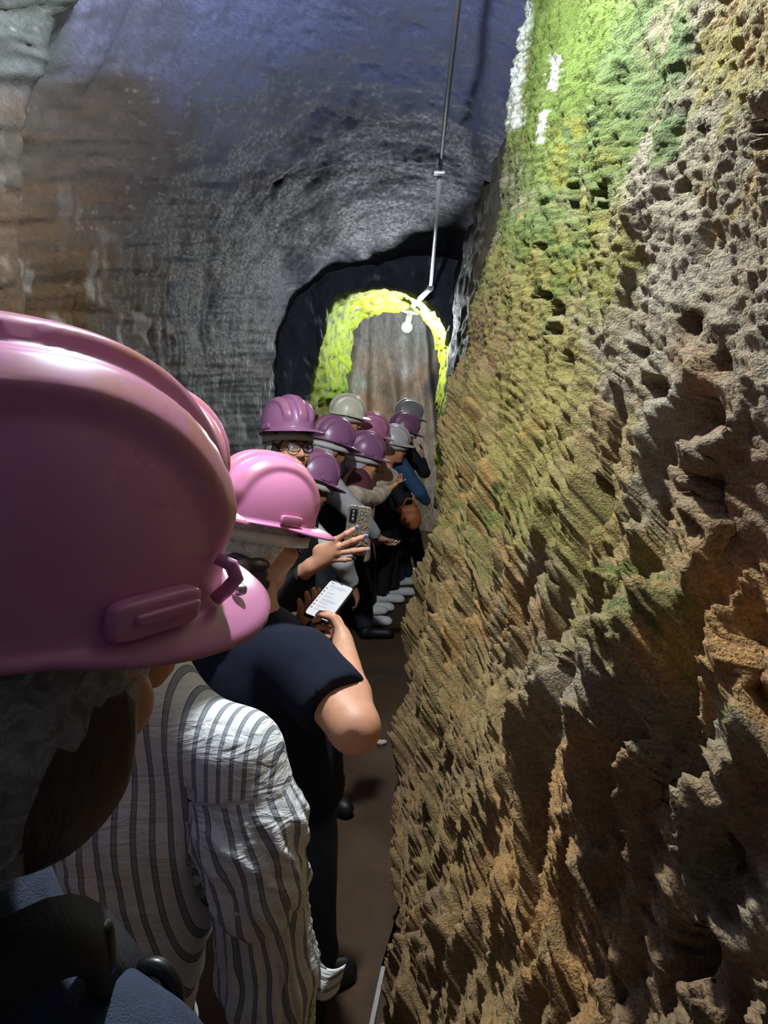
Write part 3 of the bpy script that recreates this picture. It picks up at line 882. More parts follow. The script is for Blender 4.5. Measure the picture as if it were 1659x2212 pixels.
HV, HQ, HR = hat_shell()
HAT_MESH = {}
def ell_band(a, b, z0, z1, thick, n=56, a0=0, a1=2 * math.pi):
    th = np.linspace(a0, a1, n)
    o = np.stack([a * np.sin(th), b * np.cos(th)], -1); i_ = np.stack([(a - thick) * np.sin(th), (b - thick) * np.cos(th)], -1)
    V = np.concatenate([np.c_[o, np.full(n, z0)], np.c_[o, np.full(n, z1)], np.c_[i_, np.full(n, z1)], np.c_[i_, np.full(n, z0)]]).reshape(4, n, 3)
    i = np.arange(4)[:, None]; j = np.arange(n - 1)[None]; i2 = (i + 1) % 4
    Q = np.stack(np.broadcast_arrays(i * n + j, i * n + j + 1, i2 * n + j + 1, i2 * n + j), -1).reshape(-1, 4)
    return V.reshape(-1, 3), Q
BAND_V, BAND_Q = ell_band(.104, .1325, -.050, -.024, .0015)


def hard_hat(origin, R, mat, label, group='hard hats on the visitors', detail=1, lug=.012, visor=None):
    root = empty('hard_hat', origin, label=label, category='hard hat', group=group)
    root.rotation_euler = Matrix(R.tolist()).to_euler()
    key = (mat, lug)
    if key not in HAT_MESH:
        HAT_MESH[mat] = HAT_MESH.get(mat) or raw_mesh('shell', HV, HQ, [M[mat]], attrs={'ridge': HR})
        parts = []
        for sx in (1, -1):
            ca = math.sqrt(1 - (lug / HB) ** 2); tg = unit(np.array([-lug / HB * HA, ca * HB, 0])); nn = np.array([tg[1], -tg[0], 0])
            Rl = np.array([nn, tg, [0, 0, 1]]).T
            a = rbox((HA * ca + nn[0] * .003, lug + nn[1] * .003, .012), (.006, .030, .012), Rl, e=.4)
            a[0][:, 0] *= sx
            if sx < 0: a = (a[0], a[1][:, ::-1])
            parts.append(a)
        HAT_MESH[key] = [raw_mesh('side_lug', *p, [M[mat]]) for p in parts]
        HAT_MESH['band'] = HAT_MESH.get('band') or raw_mesh('headband', BAND_V, BAND_Q, [M['strap_white']])
        HAT_MESH['buckle'] = HAT_MESH.get('buckle') or raw_mesh('buckle', *rbox((0, -.134, -.037), (.024, .004, .0115), e=.3), [M['strap_white']])
    sm = HAT_MESH[mat]
    if visor:
        hv, hq, hr = hat_shell(visor); sm = raw_mesh('shell', hv, hq, [M[mat]], attrs={'ridge': hr})
    link('shell', sm, root)
    for me in HAT_MESH[key]:
        link('side_lug', me, root)
    tab = [(.021 * math.cos(t), -HB * (1 - .02 * math.cos(t) ** 2) - .0035 + .002, .004 + .019 * math.sin(t)) for t in np.linspace(0, math.pi, 13)]
    if 'tab' + mat not in HAT_MESH: HAT_MESH['tab' + mat] = raw_mesh('rear_tab', *tube(tab, .0022, 8), [M[mat]])
    link('rear_tab', HAT_MESH['tab' + mat], root)
    if detail:
        b = link('headband', HAT_MESH['band'], root, label='off-white plastic headband')
        link('buckle', HAT_MESH['buckle'], b)
    return root


# ------------------------------------------------------------------ people
def head_prims(S, c, R, neck, s=1.0, neck_r=0.052):
    g = lambda x, y, z: c + R @ (np.array([x, y, z]) * s)
    e = lambda p, r, k=.015, sub=False, RR=None: S.ell(g(*p), np.array(r) * s, R if RR is None else RR, k, sub)
    e((0, -.014, .035), (.075, .095, .088)); e((0, .02, -.03), (.062, .068, .082), .03)
    e((0, .052, -.062), (.046, .040, .052), .025); e((0, .073, -.098), (.022, .020, .018), .02)
    S.cone(g(0, .088, .012), g(0, .112, -.030), .008 * s, .0125 * s, .012)
    for sx in (1, -1):
        e((sx * .012, .103, -.034), (.009, .010, .008), .008)
        e((sx * .031, .094, .006), (.016, .010, .011), .010, True)
        e((sx * .040, .068, -.032), (.022, .022, .022), .02)
        S.cone(g(sx * .014, .091, .024), g(sx * .048, .078, .024), .006 * s, .005 * s, .012)
        e((sx * .078, -.006, -.006), (.009, .020, .033), .008); e((sx * .084, -.002, -.004), (.006, .010, .018), .006, True)
        e((sx * .030, .0835, .006), (.0125, .0125, .0125), .004)
    e((0, .090, -.060), (.023, .009, .006), .006); e((0, .088, -.071), (.019, .009, .006), .006)
    S.cone(g(0, -.022, -.045), neck, neck_r * s, neck_r * 1.12 * s, .03)


def hand_prims(S, wrist, fwd, palm, side, curl=0.5, s=1.0, fingers=True):
    """fwd: towards the fingers; palm: direction the palm faces; side +1 when the thumb lies along cross(fwd, palm)."""
    f = unit(fwd); n = unit(np.asarray(palm) - f * (np.asarray(palm) @ f)); t = np.cross(f, n) * side
    w = np.asarray(wrist, float)
    p = lambda a, b, c: w + (f * a + t * b + n * c) * s
    for b in (-.022, 0, .022):
        S.cone(p(.012, b * .7, 0), p(.078, b, 0), .017 * s, .0135 * s, .016)
    tips = []
    for b, L, a0 in ((.030, .070, .086), (.010, .078, .090), (-.011, .073, .087), (-.030, .058, .080)):
        base = p(a0, b, .002); d = f.copy(); q = base; ang = 0.25 + 0.5 * curl
        for seg, rr in ((.45, .0092), (.31, .0084), (.24, .0074)):
            d = unit(f * math.cos(ang) + n * math.sin(ang) + t * b * 1.2)
            q2 = q + d * L * seg * s
            S.cone(q, q2, rr * s, rr * .92 * s, .005)
            q = q2; ang += 0.85 * curl
        tips.append((q, d))
    b0 = p(.022, .026, .004); b1 = p(.050, .050, .012 + .012 * curl); b2 = p(.078, .056 - .014 * curl, .020 + .028 * curl)
    S.cone(b0, b1, .016 * s, .0115 * s, .012); S.cone(b1, b2, .0112 * s, .0085 * s, .006)
    return tips


def sdf_obj(name, S, mat, parent=None, smooth=1, fold=None, extra=None, attr=None, **props):
    V, Q = S.nets()
    V = smooth_verts(V, Q, smooth)
    if fold: V = folds(V, Q, *fold)
    if extra is not None: V, Q = join((V, Q), *extra)
    me = raw_mesh(name, V, Q, [M[mat]] if isinstance(mat, str) else mat, attrs=attr(V) if attr else None)
    return link(name, me, parent, **props)


def glasses(parent, c, R, s=1.0):
    g = lambda P: c + (np.asarray(P) * s) @ R.T
    parts = []
    a = np.arange(28) / 28 * 2 * math.pi
    lens = []
    for sx in (1, -1):
        ring = np.stack([sx * .034 + .027 * np.sign(np.cos(a)) * np.abs(np.cos(a)) ** .8, .112 - 3.0 * (.034 * sx + .027 * np.cos(a) - 0) ** 2, .002 + .020 * np.sign(np.sin(a)) * np.abs(np.sin(a)) ** .8], -1)
        parts.append(tube(g(ring), .0022 * s, 8, closed=True))
        parts.append(tube(g([(sx * .060, .098, .010), (sx * .076, .070, .010), (sx * .080, .0, .006), (sx * .080, -.02, -.008)]), .0022 * s, 8))
        cen = ring.mean(0)
        V = np.concatenate([[cen], ring]); k = len(ring)
        Q = np.array([[0, 1 + i, 1 + (i + 1) % k, 0] for i in range(k)])[:, :3]
        lens.append((g(V), Q))
    parts.append(tube(g([(-.008, .110, .010), (0, .113, .012), (.008, .110, .010)]), .002 * s, 8))
    fr = link('glasses', raw_mesh('glasses', *join(*parts), [M['glass_frame']]), parent, label='dark-rimmed glasses')
    for l in lens:
        link('lens', raw_mesh('lens', *l, [M['lens']]), fr)


def hairnet(parent, c, R, s=1.0, low=-.035, front=.05, bulge=1.0, seed=0, sag=(0, 0, 0), edge=-.2, mat='net'):
    """Bouffant cap: open film dome pulled low at the nape, gathered at its edge."""
    na, nr = 72, 24
    th = np.arange(na) / na * 2 * math.pi
    rows = []
    for r in range(nr):
        v = r / (nr - 1)
        ph = math.pi / 2 - v * (math.pi / 2 + 0.42)
        puff = 1 + 0.10 * bulge * math.sin(v * math.pi) ** 2 + 0.05 * v
        if v > .93: puff *= 1 - 0.9 * (v - .93)
        x = .083 * math.cos(ph) * puff * np.sin(th); y = -.012 + .102 * math.cos(ph) * puff * np.cos(th)
        zlow = low + (front - low) * sstep(edge, .95, np.cos(th))
        z = np.where(np.full(na, ph) >= 0, .035 + .094 * math.sin(ph), .035 + (zlow - .035) * (-ph / .42))
        w = 0.0045 * ridged(th * 9 / 6.283 * 2, np.full(na, v * 4.0), 601 + seed, 2) * (0.4 + v) + .004 * perlin(th * 3, np.full(na, v * 6), 611 + seed)
        k = 1 + w / .09
        P = np.stack([x * k, y * k, z + w * .5], -1) + np.array(sag) * v * v
        rows.append(P)
    V = (np.array(rows).reshape(-1, 3) * s) @ R.T + c
    i = np.arange(nr - 1)[:, None]; j = np.arange(na)[None]; j2 = (j + 1) % na
    Q = np.stack(np.broadcast_arrays(i * na + j, (i + 1) * na + j, (i + 1) * na + j2, i * na + j2), -1).reshape(-1, 4)
    return link('hairnet', raw_mesh('hairnet', V, Q, [M[mat]]), parent, label='white disposable hairnet')


def shoe(parent, heel, psi, mat, s=1.0):
    f = np.array([math.sin(math.radians(psi)), math.cos(math.radians(psi)), 0]); r = np.array([f[1], -f[0], 0])
    h = np.array([heel[0], heel[1], 0.0])
    S = SDF(h - .2 + np.array([0, 0, .17]), h + np.array([.32, .32, .2]), .008) if False else SDF(np.minimum(h, h + f * .28) - .08 - np.array([0, 0, -.075]), np.maximum(h, h + f * .28) + np.array([.08, .08, .16]), .012)
    S.cone(h + np.array([0, 0, .042]) + f * .03, h + f * .20 + np.array([0, 0, .036]), .042, .036, .02)
    S.cone(h + f * .03 + np.array([0, 0, .05]), h + f * .05 + np.array([0, 0, .10]), .040, .038, .03)
    S.cone(h + f * .16 + np.array([0, 0, .034]) - r * .012, h + f * .22 + np.array([0, 0, .03]), .038, .030, .02)
    S.cut(h + np.array([0, 0, .004]), (0, 0, -1))
    return sdf_obj('shoe', S, mat, parent)


def person(label, hat, psi, pitch, roll=0, bpsi=None, Y=None, hatmat=None, hatlabel=None, skin='skin_fair', top='black', bottom='navy', shoes=None, shoe_mat='white_shoe',
           arms=None, hem=None, net=True, spec=False, hair=None, lean=0.0, h=0.0145, build=1.0, vest=None, head_h=None, sleeves='long', eyes=True, feet=None, extra=None, hat_up=0.0):
    R = rot(psi, pitch, roll)
    mid = A(hat[0], hat[1], Y)
    c = mid - R @ np.array([0, 0, .062 + .050 + hat_up])
    ori = c + R @ np.array([0, -hat_up * .3, .050 + hat_up])
    if hatmat: hard_hat(ori, R, hatmat, hatlabel)
    bp = psi if bpsi is None else bpsi
    f = np.array([math.sin(math.radians(bp)), math.cos(math.radians(bp)), 0]); r = np.array([f[1], -f[0], 0]); up = np.array([0, 0, 1.0])
    neck = c + R @ np.array([0, -.03, -.10]) - f * .035 - up * .075
    st = neck[2] + .26
    pel = np.array([neck[0], neck[1], 0]) - f * (lean * .55 + .02) + up * st * .515
    chest = neck * .66 + pel * .34 + f * .02 - up * .02
    b = build
    sh = {+1: neck + r * .165 * b - up * .045, -1: neck - r * .165 * b - up * .045}
    arms = arms or {}
    J = {}
    for sd in (1, -1):
        a = arms.get(sd)
        if a is None:
            el = sh[sd] + r * sd * .06 - up * .27 - f * .03; wr = el + f * .10 - up * .22
            J[sd] = (sh[sd], el, wr, unit(wr - el), -r * sd)
        else:
            J[sd] = (a.get('sh', sh[sd]), np.array(a['el']), np.array(a['wr']), unit(np.array(a.get('fwd', np.array(a['wr']) - np.array(a['el'])))), np.array(a.get('palm', f)))
    ft = feet or {+1: (pel[0] + r[0] * .10, pel[1] + r[1] * .10), -1: (pel[0] - r[0] * .10 + f[0] * .06, pel[1] - r[1] * .10 + f[1] * .06)}
    pts = [c + .18, c - .18, neck, pel + .25, pel - .25] + [p for sd in (1, -1) for p in J[sd][:3]] + [np.array([q[0], q[1], 0.02]) for q in ft.values()]
    lo = np.min(pts, 0) - .14; hi = np.max(pts, 0) + .14; lo[2] = max(lo[2], -.02)
    S = SDF(lo, hi, h)
    head_prims(S, c, R, neck)
    S.cone(neck, chest, .06, .095, .05); S.ell(chest, (.13 * b, .10 * b, .17), np.array([r, f, up]).T, .05); S.cone(chest, pel, .10, .105 * b, .05)
    S.cone(sh[1], sh[-1], .045, .045, .05)
    for sd in (1, -1):
        s0, e0, w0, fw, pm = J[sd]
        S.cone(s0, e0, .046 * b, .037 * b, .03); S.cone(e0, w0, .037 * b, .025, .02)
        if not (arms.get(sd) or {}).get('nohand'): hand_prims(S, w0, fw, pm, sd, .55)
        hip = pel + r * sd * .085 - up * .03; an = np.array([ft[sd][0], ft[sd][1], .09]); kn = (hip + an) / 2 + f * .03
        S.cone(hip, kn, .078, .052, .03); S.cone(kn, an, .050, .036, .02)
    if h > .008 and Y < 4.5:
        S2 = SDF(c - .16, c + .17, .0055); head_prims(S2, c, R, neck); extra = (extra or []) + [S2.nets()]
    body = sdf_obj('person', S, skin, extra=extra, label=label, category='person', group='visitors queuing along the passage')
    # clothes
    T = SDF(lo, hi, h)
    hemz = pel[2] - .08 if hem is None else hem
    T.cone(neck - up * .035, chest, .070, .125 * b, .06); T.ell(chest, (.165 * b, .125 * b, .20), np.array([r, f, up]).T, .05)
    T.cone(chest, np.array([pel[0], pel[1], hemz]), .135 * b, .150 * b, .05, flat_b=True)
    T.cone(sh[1] + up * .002, sh[-1] + up * .002, .060, .060, .05)
    for sd in (1, -1):
        s0, e0, w0, fw, pm = J[sd]
        if sleeves == 'long':
            T.cone(s0, e0, .064 * b, .054 * b, .03); T.cone(e0, e0 + (w0 - e0) * .93, .054 * b, .038, .02, flat_b=True)
        else:
            T.cone(s0, s0 + (e0 - s0) * .62, .066 * b, .062 * b, .03, flat_b=True)
    sdf_obj('shirt', T, top, body, fold=(.006, 9, int(hat[0]) % 97))
    if vest:
        W = SDF(lo, hi, h)
        W.cone(neck - up * .045, chest, .066, .135 * b, .06); W.ell(chest, (.172 * b, .136 * b, .20), np.array([r, f, up]).T, .05)
        W.cone(chest, np.array([pel[0], pel[1], hemz - .03]), .146 * b, .160 * b, .05, flat_b=True)
        sdf_obj('waistcoat', W, vest, body, fold=(.005, 9, 3))
    B = SDF(lo, hi, h)
    B.cone(pel + up * .06, pel - up * .05, .125 * b, .13 * b, .04)
    for sd in (1, -1):
        hip = pel + r * sd * .085 - up * .03; an = np.array([ft[sd][0], ft[sd][1], .07]); kn = (hip + an) / 2 + f * .03
        B.cone(hip, kn, .098, .072, .04); B.cone(kn, an, .072, .060, .02, flat_b=True)
    sdf_obj('trousers', B, bottom, body, fold=(.005, 8, int(hat[0]) % 89))
    for sd in (1, -1):
        shoe(body, (ft[sd][0] - f[0] * .04, ft[sd][1] - f[1] * .04), bp + sd * 6, shoe_mat)
    if net: hairnet(body, c, R, seed=int(hat[0]), low=-.05)
    if eyes:
        face_details(body, c, R)
    if spec: glasses(body, c, R)
    return body, c, R, J


def face_details(body, c, R, s=1.0):
    for sx in (1, -1):
        p = c + R @ (np.array([sx * .030, .0855, .006]) * s)
        e = link('eye', raw_mesh('eye', *rbox(p, (.0118 * s,) * 3, R, e=1.0, n=6), [M['eye_white']]), body)
        link('iris', raw_mesh('iris', *rbox(p + R @ np.array([0, .0095, -.001]) * s, (.0058 * s, .0032 * s, .0058 * s), R, e=1.0, n=5), [M['iris']]), e)
        br = [c + R @ (np.array([sx * x, y, z]) * s) for x, y, z in ((.014, .0985, .024), (.030, .0955, .030), (.048, .083, .025))]
        link('eyebrow', raw_mesh('eyebrow', *tube(br, [.002, .003, .0015], 8), [M['brow']]), body)
    lp = [c + R @ (np.array([x, y, z]) * s) for x, y, z in ((-.024, .089, -.066), (-.010, .0985, -.063), (0, .099, -.0645), (.010, .0985, -.063), (.024, .089, -.066))]
    link('lips', raw_mesh('lips', *tube(lp, [.001, .0042, .0046, .0042, .001], 8), [M['lip']]), body)


# ---- the far row
FARS = [
    dict(label='tall person in a navy waistcoat over pale grey sleeves under a shadowed pink hard hat', hat=(722, 933), psi=54, pitch=16, Y=4.35, hatmat='hat_pink_shaded',
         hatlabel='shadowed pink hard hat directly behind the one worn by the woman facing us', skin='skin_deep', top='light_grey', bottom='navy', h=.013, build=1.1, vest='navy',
         arms={1: dict(el=A(772, 1112, 4.05), wr=A(815, 1160, 4.15), fwd=(.4, .2, -.3), palm=(0, 0, 1))}),
    dict(label='person under the cream hard hat, head turned to the lamp, warm lit ear and cheek', hat=(752, 878), psi=78, pitch=8, Y=5.5, hatmat='hat_cream',
         hatlabel='cream hard hat standing highest against the mossy arch', skin='skin_warm', top='charcoal', bottom='navy', shoe_mat='black_shoe', feet={1: (-.36, 5.05), -1: (-.55, 5.45)}),
    dict(label='person under the brightly lit pale pink hard hat between the cream and the white hats', hat=(806, 917), psi=80, pitch=16, Y=5.75, hatmat='hat_pink',
         hatlabel='brightly lit pale pink hard hat beside the cream one', skin='skin_fair', top='charcoal', bottom='navy', feet={1: (-.38, 5.75), -1: (-.5, 5.9)}),
    dict(label='person in a tan patterned blouse with a pink backpack strap, one hand at the chin', hat=(791, 962), psi=76, pitch=12, Y=4.85, hatmat='hat_pink_shaded',
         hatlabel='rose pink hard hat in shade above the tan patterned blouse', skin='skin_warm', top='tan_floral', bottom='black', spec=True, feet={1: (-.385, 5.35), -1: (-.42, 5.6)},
         arms={1: dict(el=A(816, 1072, 4.85), wr=A(838, 1056, 4.95), fwd=(.5, .3, .25), palm=(0, 0, 1)), -1: dict(el=A(846, 1032, 5.15), wr=A(829, 1008, 5.05), fwd=(-.25, 0, 1), palm=(-1, 0, 0))}),
    dict(label='person in a dark jacket under the white hard hat, warm lit cheek, head bowed', hat=(851, 941), psi=82, pitch=6, Y=6.1, hatmat='hat_white',
         hatlabel='white hard hat with a wide brim above the dark jacket', skin='skin_warm', top='black', bottom='black', feet={1: (-.30, 6.02), -1: (-.20, 6.22)},
         arms={1: dict(el=A(868, 1080, 5.9), wr=A(888, 1070, 5.95), fwd=(.4, .1, -.6), palm=(-1, 0, 0))}),
    dict(label='person in a blue denim jacket bending forward near the arch', hat=(876, 913), psi=74, pitch=16, Y=6.45, hatmat='hat_pink_shaded',
         hatlabel='pink hard hat just under the grey one at the far end', skin='skin_fair', top='denim', bottom='jeans', lean=.25, build=1.15, feet={1: (-.07, 6.8), -1: (-.15, 6.6)},
         arms={1: dict(el=A(905, 1062, 6.3), wr=A(925, 1088, 6.4), fwd=(.3, .2, -.6), palm=(-1, 0, 0))}),
    dict(label='person in black at the far end of the row, hands raised before the chest', hat=(885, 884), psi=70, pitch=12, Y=6.9, hatmat='hat_grey',
         hatlabel='grey hard hat farthest along the passage', skin='skin_fair', top='black', bottom='black', shoe_mat='white_shoe', feet={1: (.06, 7.0), -1: (-.1, 7.0)},
         arms={1: dict(el=A(916, 1020, 6.7), wr=A(910, 990, 6.8), fwd=(.1, .1, .8), palm=(-1, 0, 0))}),
    dict(label='short person with pale shirt and black strap, head bowed under a shaded pink hard hat', hat=(684, 1010), psi=54, pitch=20, Y=3.75, hatmat='hat_pink_shaded',
         hatlabel='shaded pink hard hat lowest of the row, beside the face with glasses', skin='skin_deep', top='white_cloth', bottom='charcoal', h=.012, shoe_mat='black_shoe',
         arms={1: dict(el=A(738, 1210, 3.5), wr=A(762, 1265, 3.6), fwd=(.2, .1, -.6), palm=(-1, 0, 0))}),
]
ROW = [person(**kw) for kw in FARS]


def phone(c, long_ax, wide_ax, L, W, case, label, thick=.009):
    a = unit(long_ax); w = unit(np.asarray(wide_ax) - a * (np.asarray(wide_ax) @ a)); n = np.cross(w, a)
    R = np.array([w, a, n]).T
    root = empty('phone', c, label=label, category='phone')
    root.rotation_euler = Matrix(R.tolist()).to_euler()
    link('case', raw_mesh('case', *rbox((0, 0, 0), (W / 2, L / 2, thick / 2), e=.16, n=10), [M[case]]), root)
    return root, R


def glitter_mat():
    m, nt, b = new_mat('glitter_case')
    tc = N(nt, 'ShaderNodeTexCoord')
    vo = N(nt, 'ShaderNodeTexVoronoi', Scale=380.0)
    nt.links.new(tc.outputs['Object'], vo.inputs['Vector'])
    hs = N(nt, 'ShaderNodeMapRange'); hs.inputs['To Min'].default_value = 0.12; hs.inputs['To Max'].default_value = 0.95
    sp = N(nt, 'ShaderNodeSeparateColor'); nt.links.new(vo.outputs['Color'], sp.inputs[0]); nt.links.new(sp.outputs[0], hs.inputs['Value'])
    mx = N(nt, 'ShaderNodeVectorMath', operation='SCALE'); mx.inputs[0].default_value = lin(226, 216, 190)
    nt.links.new(hs.outputs[0], mx.inputs['Scale']); nt.links.new(mx.outputs[0], b.inputs['Base Color'])
    b.inputs['Metallic'].default_value = 0.6; b.inputs['Roughness'].default_value = 0.25
    nm = N(nt, 'ShaderNodeBump', Strength=1.0, Distance=0.003); nt.links.new(sp.outputs[1], nm.inputs['Height']); nt.links.new(nm.outputs[0], b.inputs['Normal'])
    return m
M['glitter'] = glitter_mat()


def strap_between(name, pts, half_w, mat, parent, nrm, thick=.004, **props):
    """Flat ribbon along points; nrm gives the outward side."""
    P = np.asarray(pts, float)
    u = np.linspace(0, len(P) - 1, 24)
    Pi = np.stack([np.interp(u, np.arange(len(P)), P[:, i]) for i in range(3)], -1)
    for _ in range(4): Pi[1:-1] = (Pi[:-2] + 2 * Pi[1:-1] + Pi[2:]) / 4
    T = np.gradient(Pi, axis=0); T /= np.linalg.norm(T, axis=1, keepdims=True)
    n = np.asarray(nrm, float)[None] - T * (T @ np.asarray(nrm, float))[:, None]; n /= np.linalg.norm(n, axis=1, keepdims=True)
    s = np.cross(T, n)
    V = np.stack([Pi - s * half_w - n * thick / 2, Pi + s * half_w - n * thick / 2, Pi + s * half_w + n * thick / 2, Pi - s * half_w + n * thick / 2], 1)
    k = len(V); i = np.arange(k - 1)[:, None]; j = np.arange(4)[None]; j2 = (j + 1) % 4
    Q = np.stack(np.broadcast_arrays(i * 4 + j, i * 4 + j2, (i + 1) * 4 + j2, (i + 1) * 4 + j), -1).reshape(-1, 4)
    Q = np.concatenate([Q, [[3, 2, 1, 0]], [[(k - 1) * 4 + x for x in (0, 1, 2, 3)]]])
    return link(name, raw_mesh(name, V.reshape(-1, 3), Q, [M[mat]], smooth=False), parent, **props)


# ---- the woman facing us, holding the glittering phone
def holding_hand():
    Yh = 2.35
    S = SDF(A(655, 1245, Yh) - np.array([.02, .05, .0]), A(810, 1120, Yh) + np.array([.0, .05, .0]), .0026)
    w = A(668, 1226, Yh + .015)
    S.cone(A(655, 1236, Yh + .03), w, .030, .028, .01)
    K = [A(724, 1167, Yh), A(731, 1181, Yh - .004), A(728, 1195, Yh - .002), A(718, 1209, Yh + .004)]
    for k, rr in zip(K, (.0128, .0133, .0128, .0117)):
        S.cone(w + (k - w) * .12, k, .022, rr, .012)
    S.ell(A(700, 1192, Yh + .004), (.040, .0145, .031), None, .01)
    tips = [[(748, 1153), (772, 1139)], [(763, 1168), (791, 1158)], [(764, 1190), (796, 1186)], [(744, 1209), (766, 1206)]]
    nails = []
    for k, seg, rr in zip(K, tips, (.0094, .0100, .0096, .0083)):
        m = A(seg[0][0], seg[0][1], Yh - .006); t = A(seg[1][0], seg[1][1], Yh + .006)
        S.cone(k, m, rr * 1.12, rr, .006); S.cone(m, m + (t - m) * .55, rr, rr * .93, .004); S.cone(m + (t - m) * .55, t, rr * .93, rr * .75, .004)
        S.ell(m, (rr * 1.12,) * 3, None, .004)
        nails.append((t, unit(t - m), rr))
    V, Q = S.nets()
    return (smooth_verts(V, Q, 1), Q), nails, K, tips, Yh


hand_vq, NAILS, KN, TIPS, Yh = holding_hand()
woman, wc, wR, wJ = person('woman with dark-rimmed glasses facing us, raising a glittering phone in her hand', hat=(624, 902), psi=140, pitch=-8, roll=-6, Y=3.15, hatmat='hat_pink_shaded',
    hatlabel='pink hard hat above the face with glasses, brim pointing at the dark hats', skin='skin_tan', top='black', bottom='black', spec=True, h=.010, bpsi=120, hat_up=.032, shoe_mat='black_shoe',
    feet={1: (-.42, 2.85), -1: (-.50, 3.05)}, extra=[hand_vq],
    arms={1: dict(el=A(618, 1310, 2.68), wr=A(662, 1232, 2.37), nohand=True)})
for (t, d, rr), mm in zip(NAILS, ('nail_blue', 'nail_blue', 'nail_lilac', 'nail_blue')):
    side = np.array([0, -1, 0]); w = np.cross(d, side)
    Rn = np.array([d, unit(w), unit(np.cross(d, w))]).T
    link('fingernail', raw_mesh('fingernail', *rbox(t - d * .003 + np.array([0, -rr * .62, 0]), (.0075, .0055, .0022), Rn, e=.7, n=5), [M[mm]]), woman, label='varnished fingernail')
for k, seg, rr, fr, mm in ((KN[1], TIPS[1], .0090, .30, 'gold'), (KN[2], TIPS[2], .0088, .35, 'gold')):
    m = A(seg[0][0], seg[0][1], Yh - .006); p = k + (m - k) * fr; d = unit(m - k)
    u = unit(np.cross(d, [0, 0, 1])); v = np.cross(d, u); a = np.arange(20) / 20 * 2 * math.pi
    ring = p + (rr * 1.12) * (np.cos(a)[:, None] * u + np.sin(a)[:, None] * v)
    ro = link('ring', raw_mesh('ring', *tube(ring, .0014, 8, closed=True), [M[mm]]), woman, label='thin gold ring')
    link('stone', raw_mesh('stone', *rbox(p + np.array([0, -rr * 1.2, 0]), (.003, .002, .003), e=1, n=4), [M['steel']]), ro)
# hair edge framing her face, under the net
Sh = SDF(wc - .16, wc + .17, .006)
Sh.ell(wc + wR @ np.array([0, -.020, .030]), (.081, .098, .095), wR, .01)
for sx in (1, -1):
    Sh.cone(wc + wR @ np.array([sx * .072, .030, .06]), wc + wR @ np.array([sx * .076, -.005, -.06]), .016, .018, .02)
Sh.cut(wc + wR @ np.array([0, .048, 0]), wR @ np.array([0, 1, -.35]))
sdf_obj('hair', Sh, 'hair_dark', woman)

gp, gR = phone(A(772, 1146, 2.378), A(779, 1089, 2.378) - A(764, 1200, 2.378), (1, 0.05, -.1), .168, .080, 'glitter', 'phone in a glittering silver case, its back to us, in a hand with blue nails')
cb = link('camera_block', raw_mesh('camera_block', *rbox((-.020, .050, .0055), (.0125, .024, .0022), e=.35, n=8), [M['plastic_black']]), gp, label='black oblong camera window')
for dy in (.013, 0, -.013):
    link('camera_lens', raw_mesh('camera_lens', *rbox((-.020, .050 + dy, .0078), (.0045, .0045, .0008), e=.8, n=5), [M['steel']]), cb)
rng = random.Random(4)
for i in range(90):                                     # coarse chips set in the case
    x, y = rng.uniform(-.033, .033), rng.uniform(-.074, .074)
    if abs(x + .02) < .016 and abs(y - .05) < .028: continue
    q = rbox((x, y, .0047), (rng.uniform(.0012, .0026), rng.uniform(.0012, .0024), .0012), np.array(Euler((rng.uniform(-.5, .5), rng.uniform(-.5, .5), rng.uniform(0, 3))).to_matrix()), e=.3, n=2)
    if i == 0: chips = [q]
    else: chips.append(q)
link('glitter_chips', raw_mesh('glitter_chips', *join(*chips), [M['glitter']], smooth=False), gp, kind='stuff')


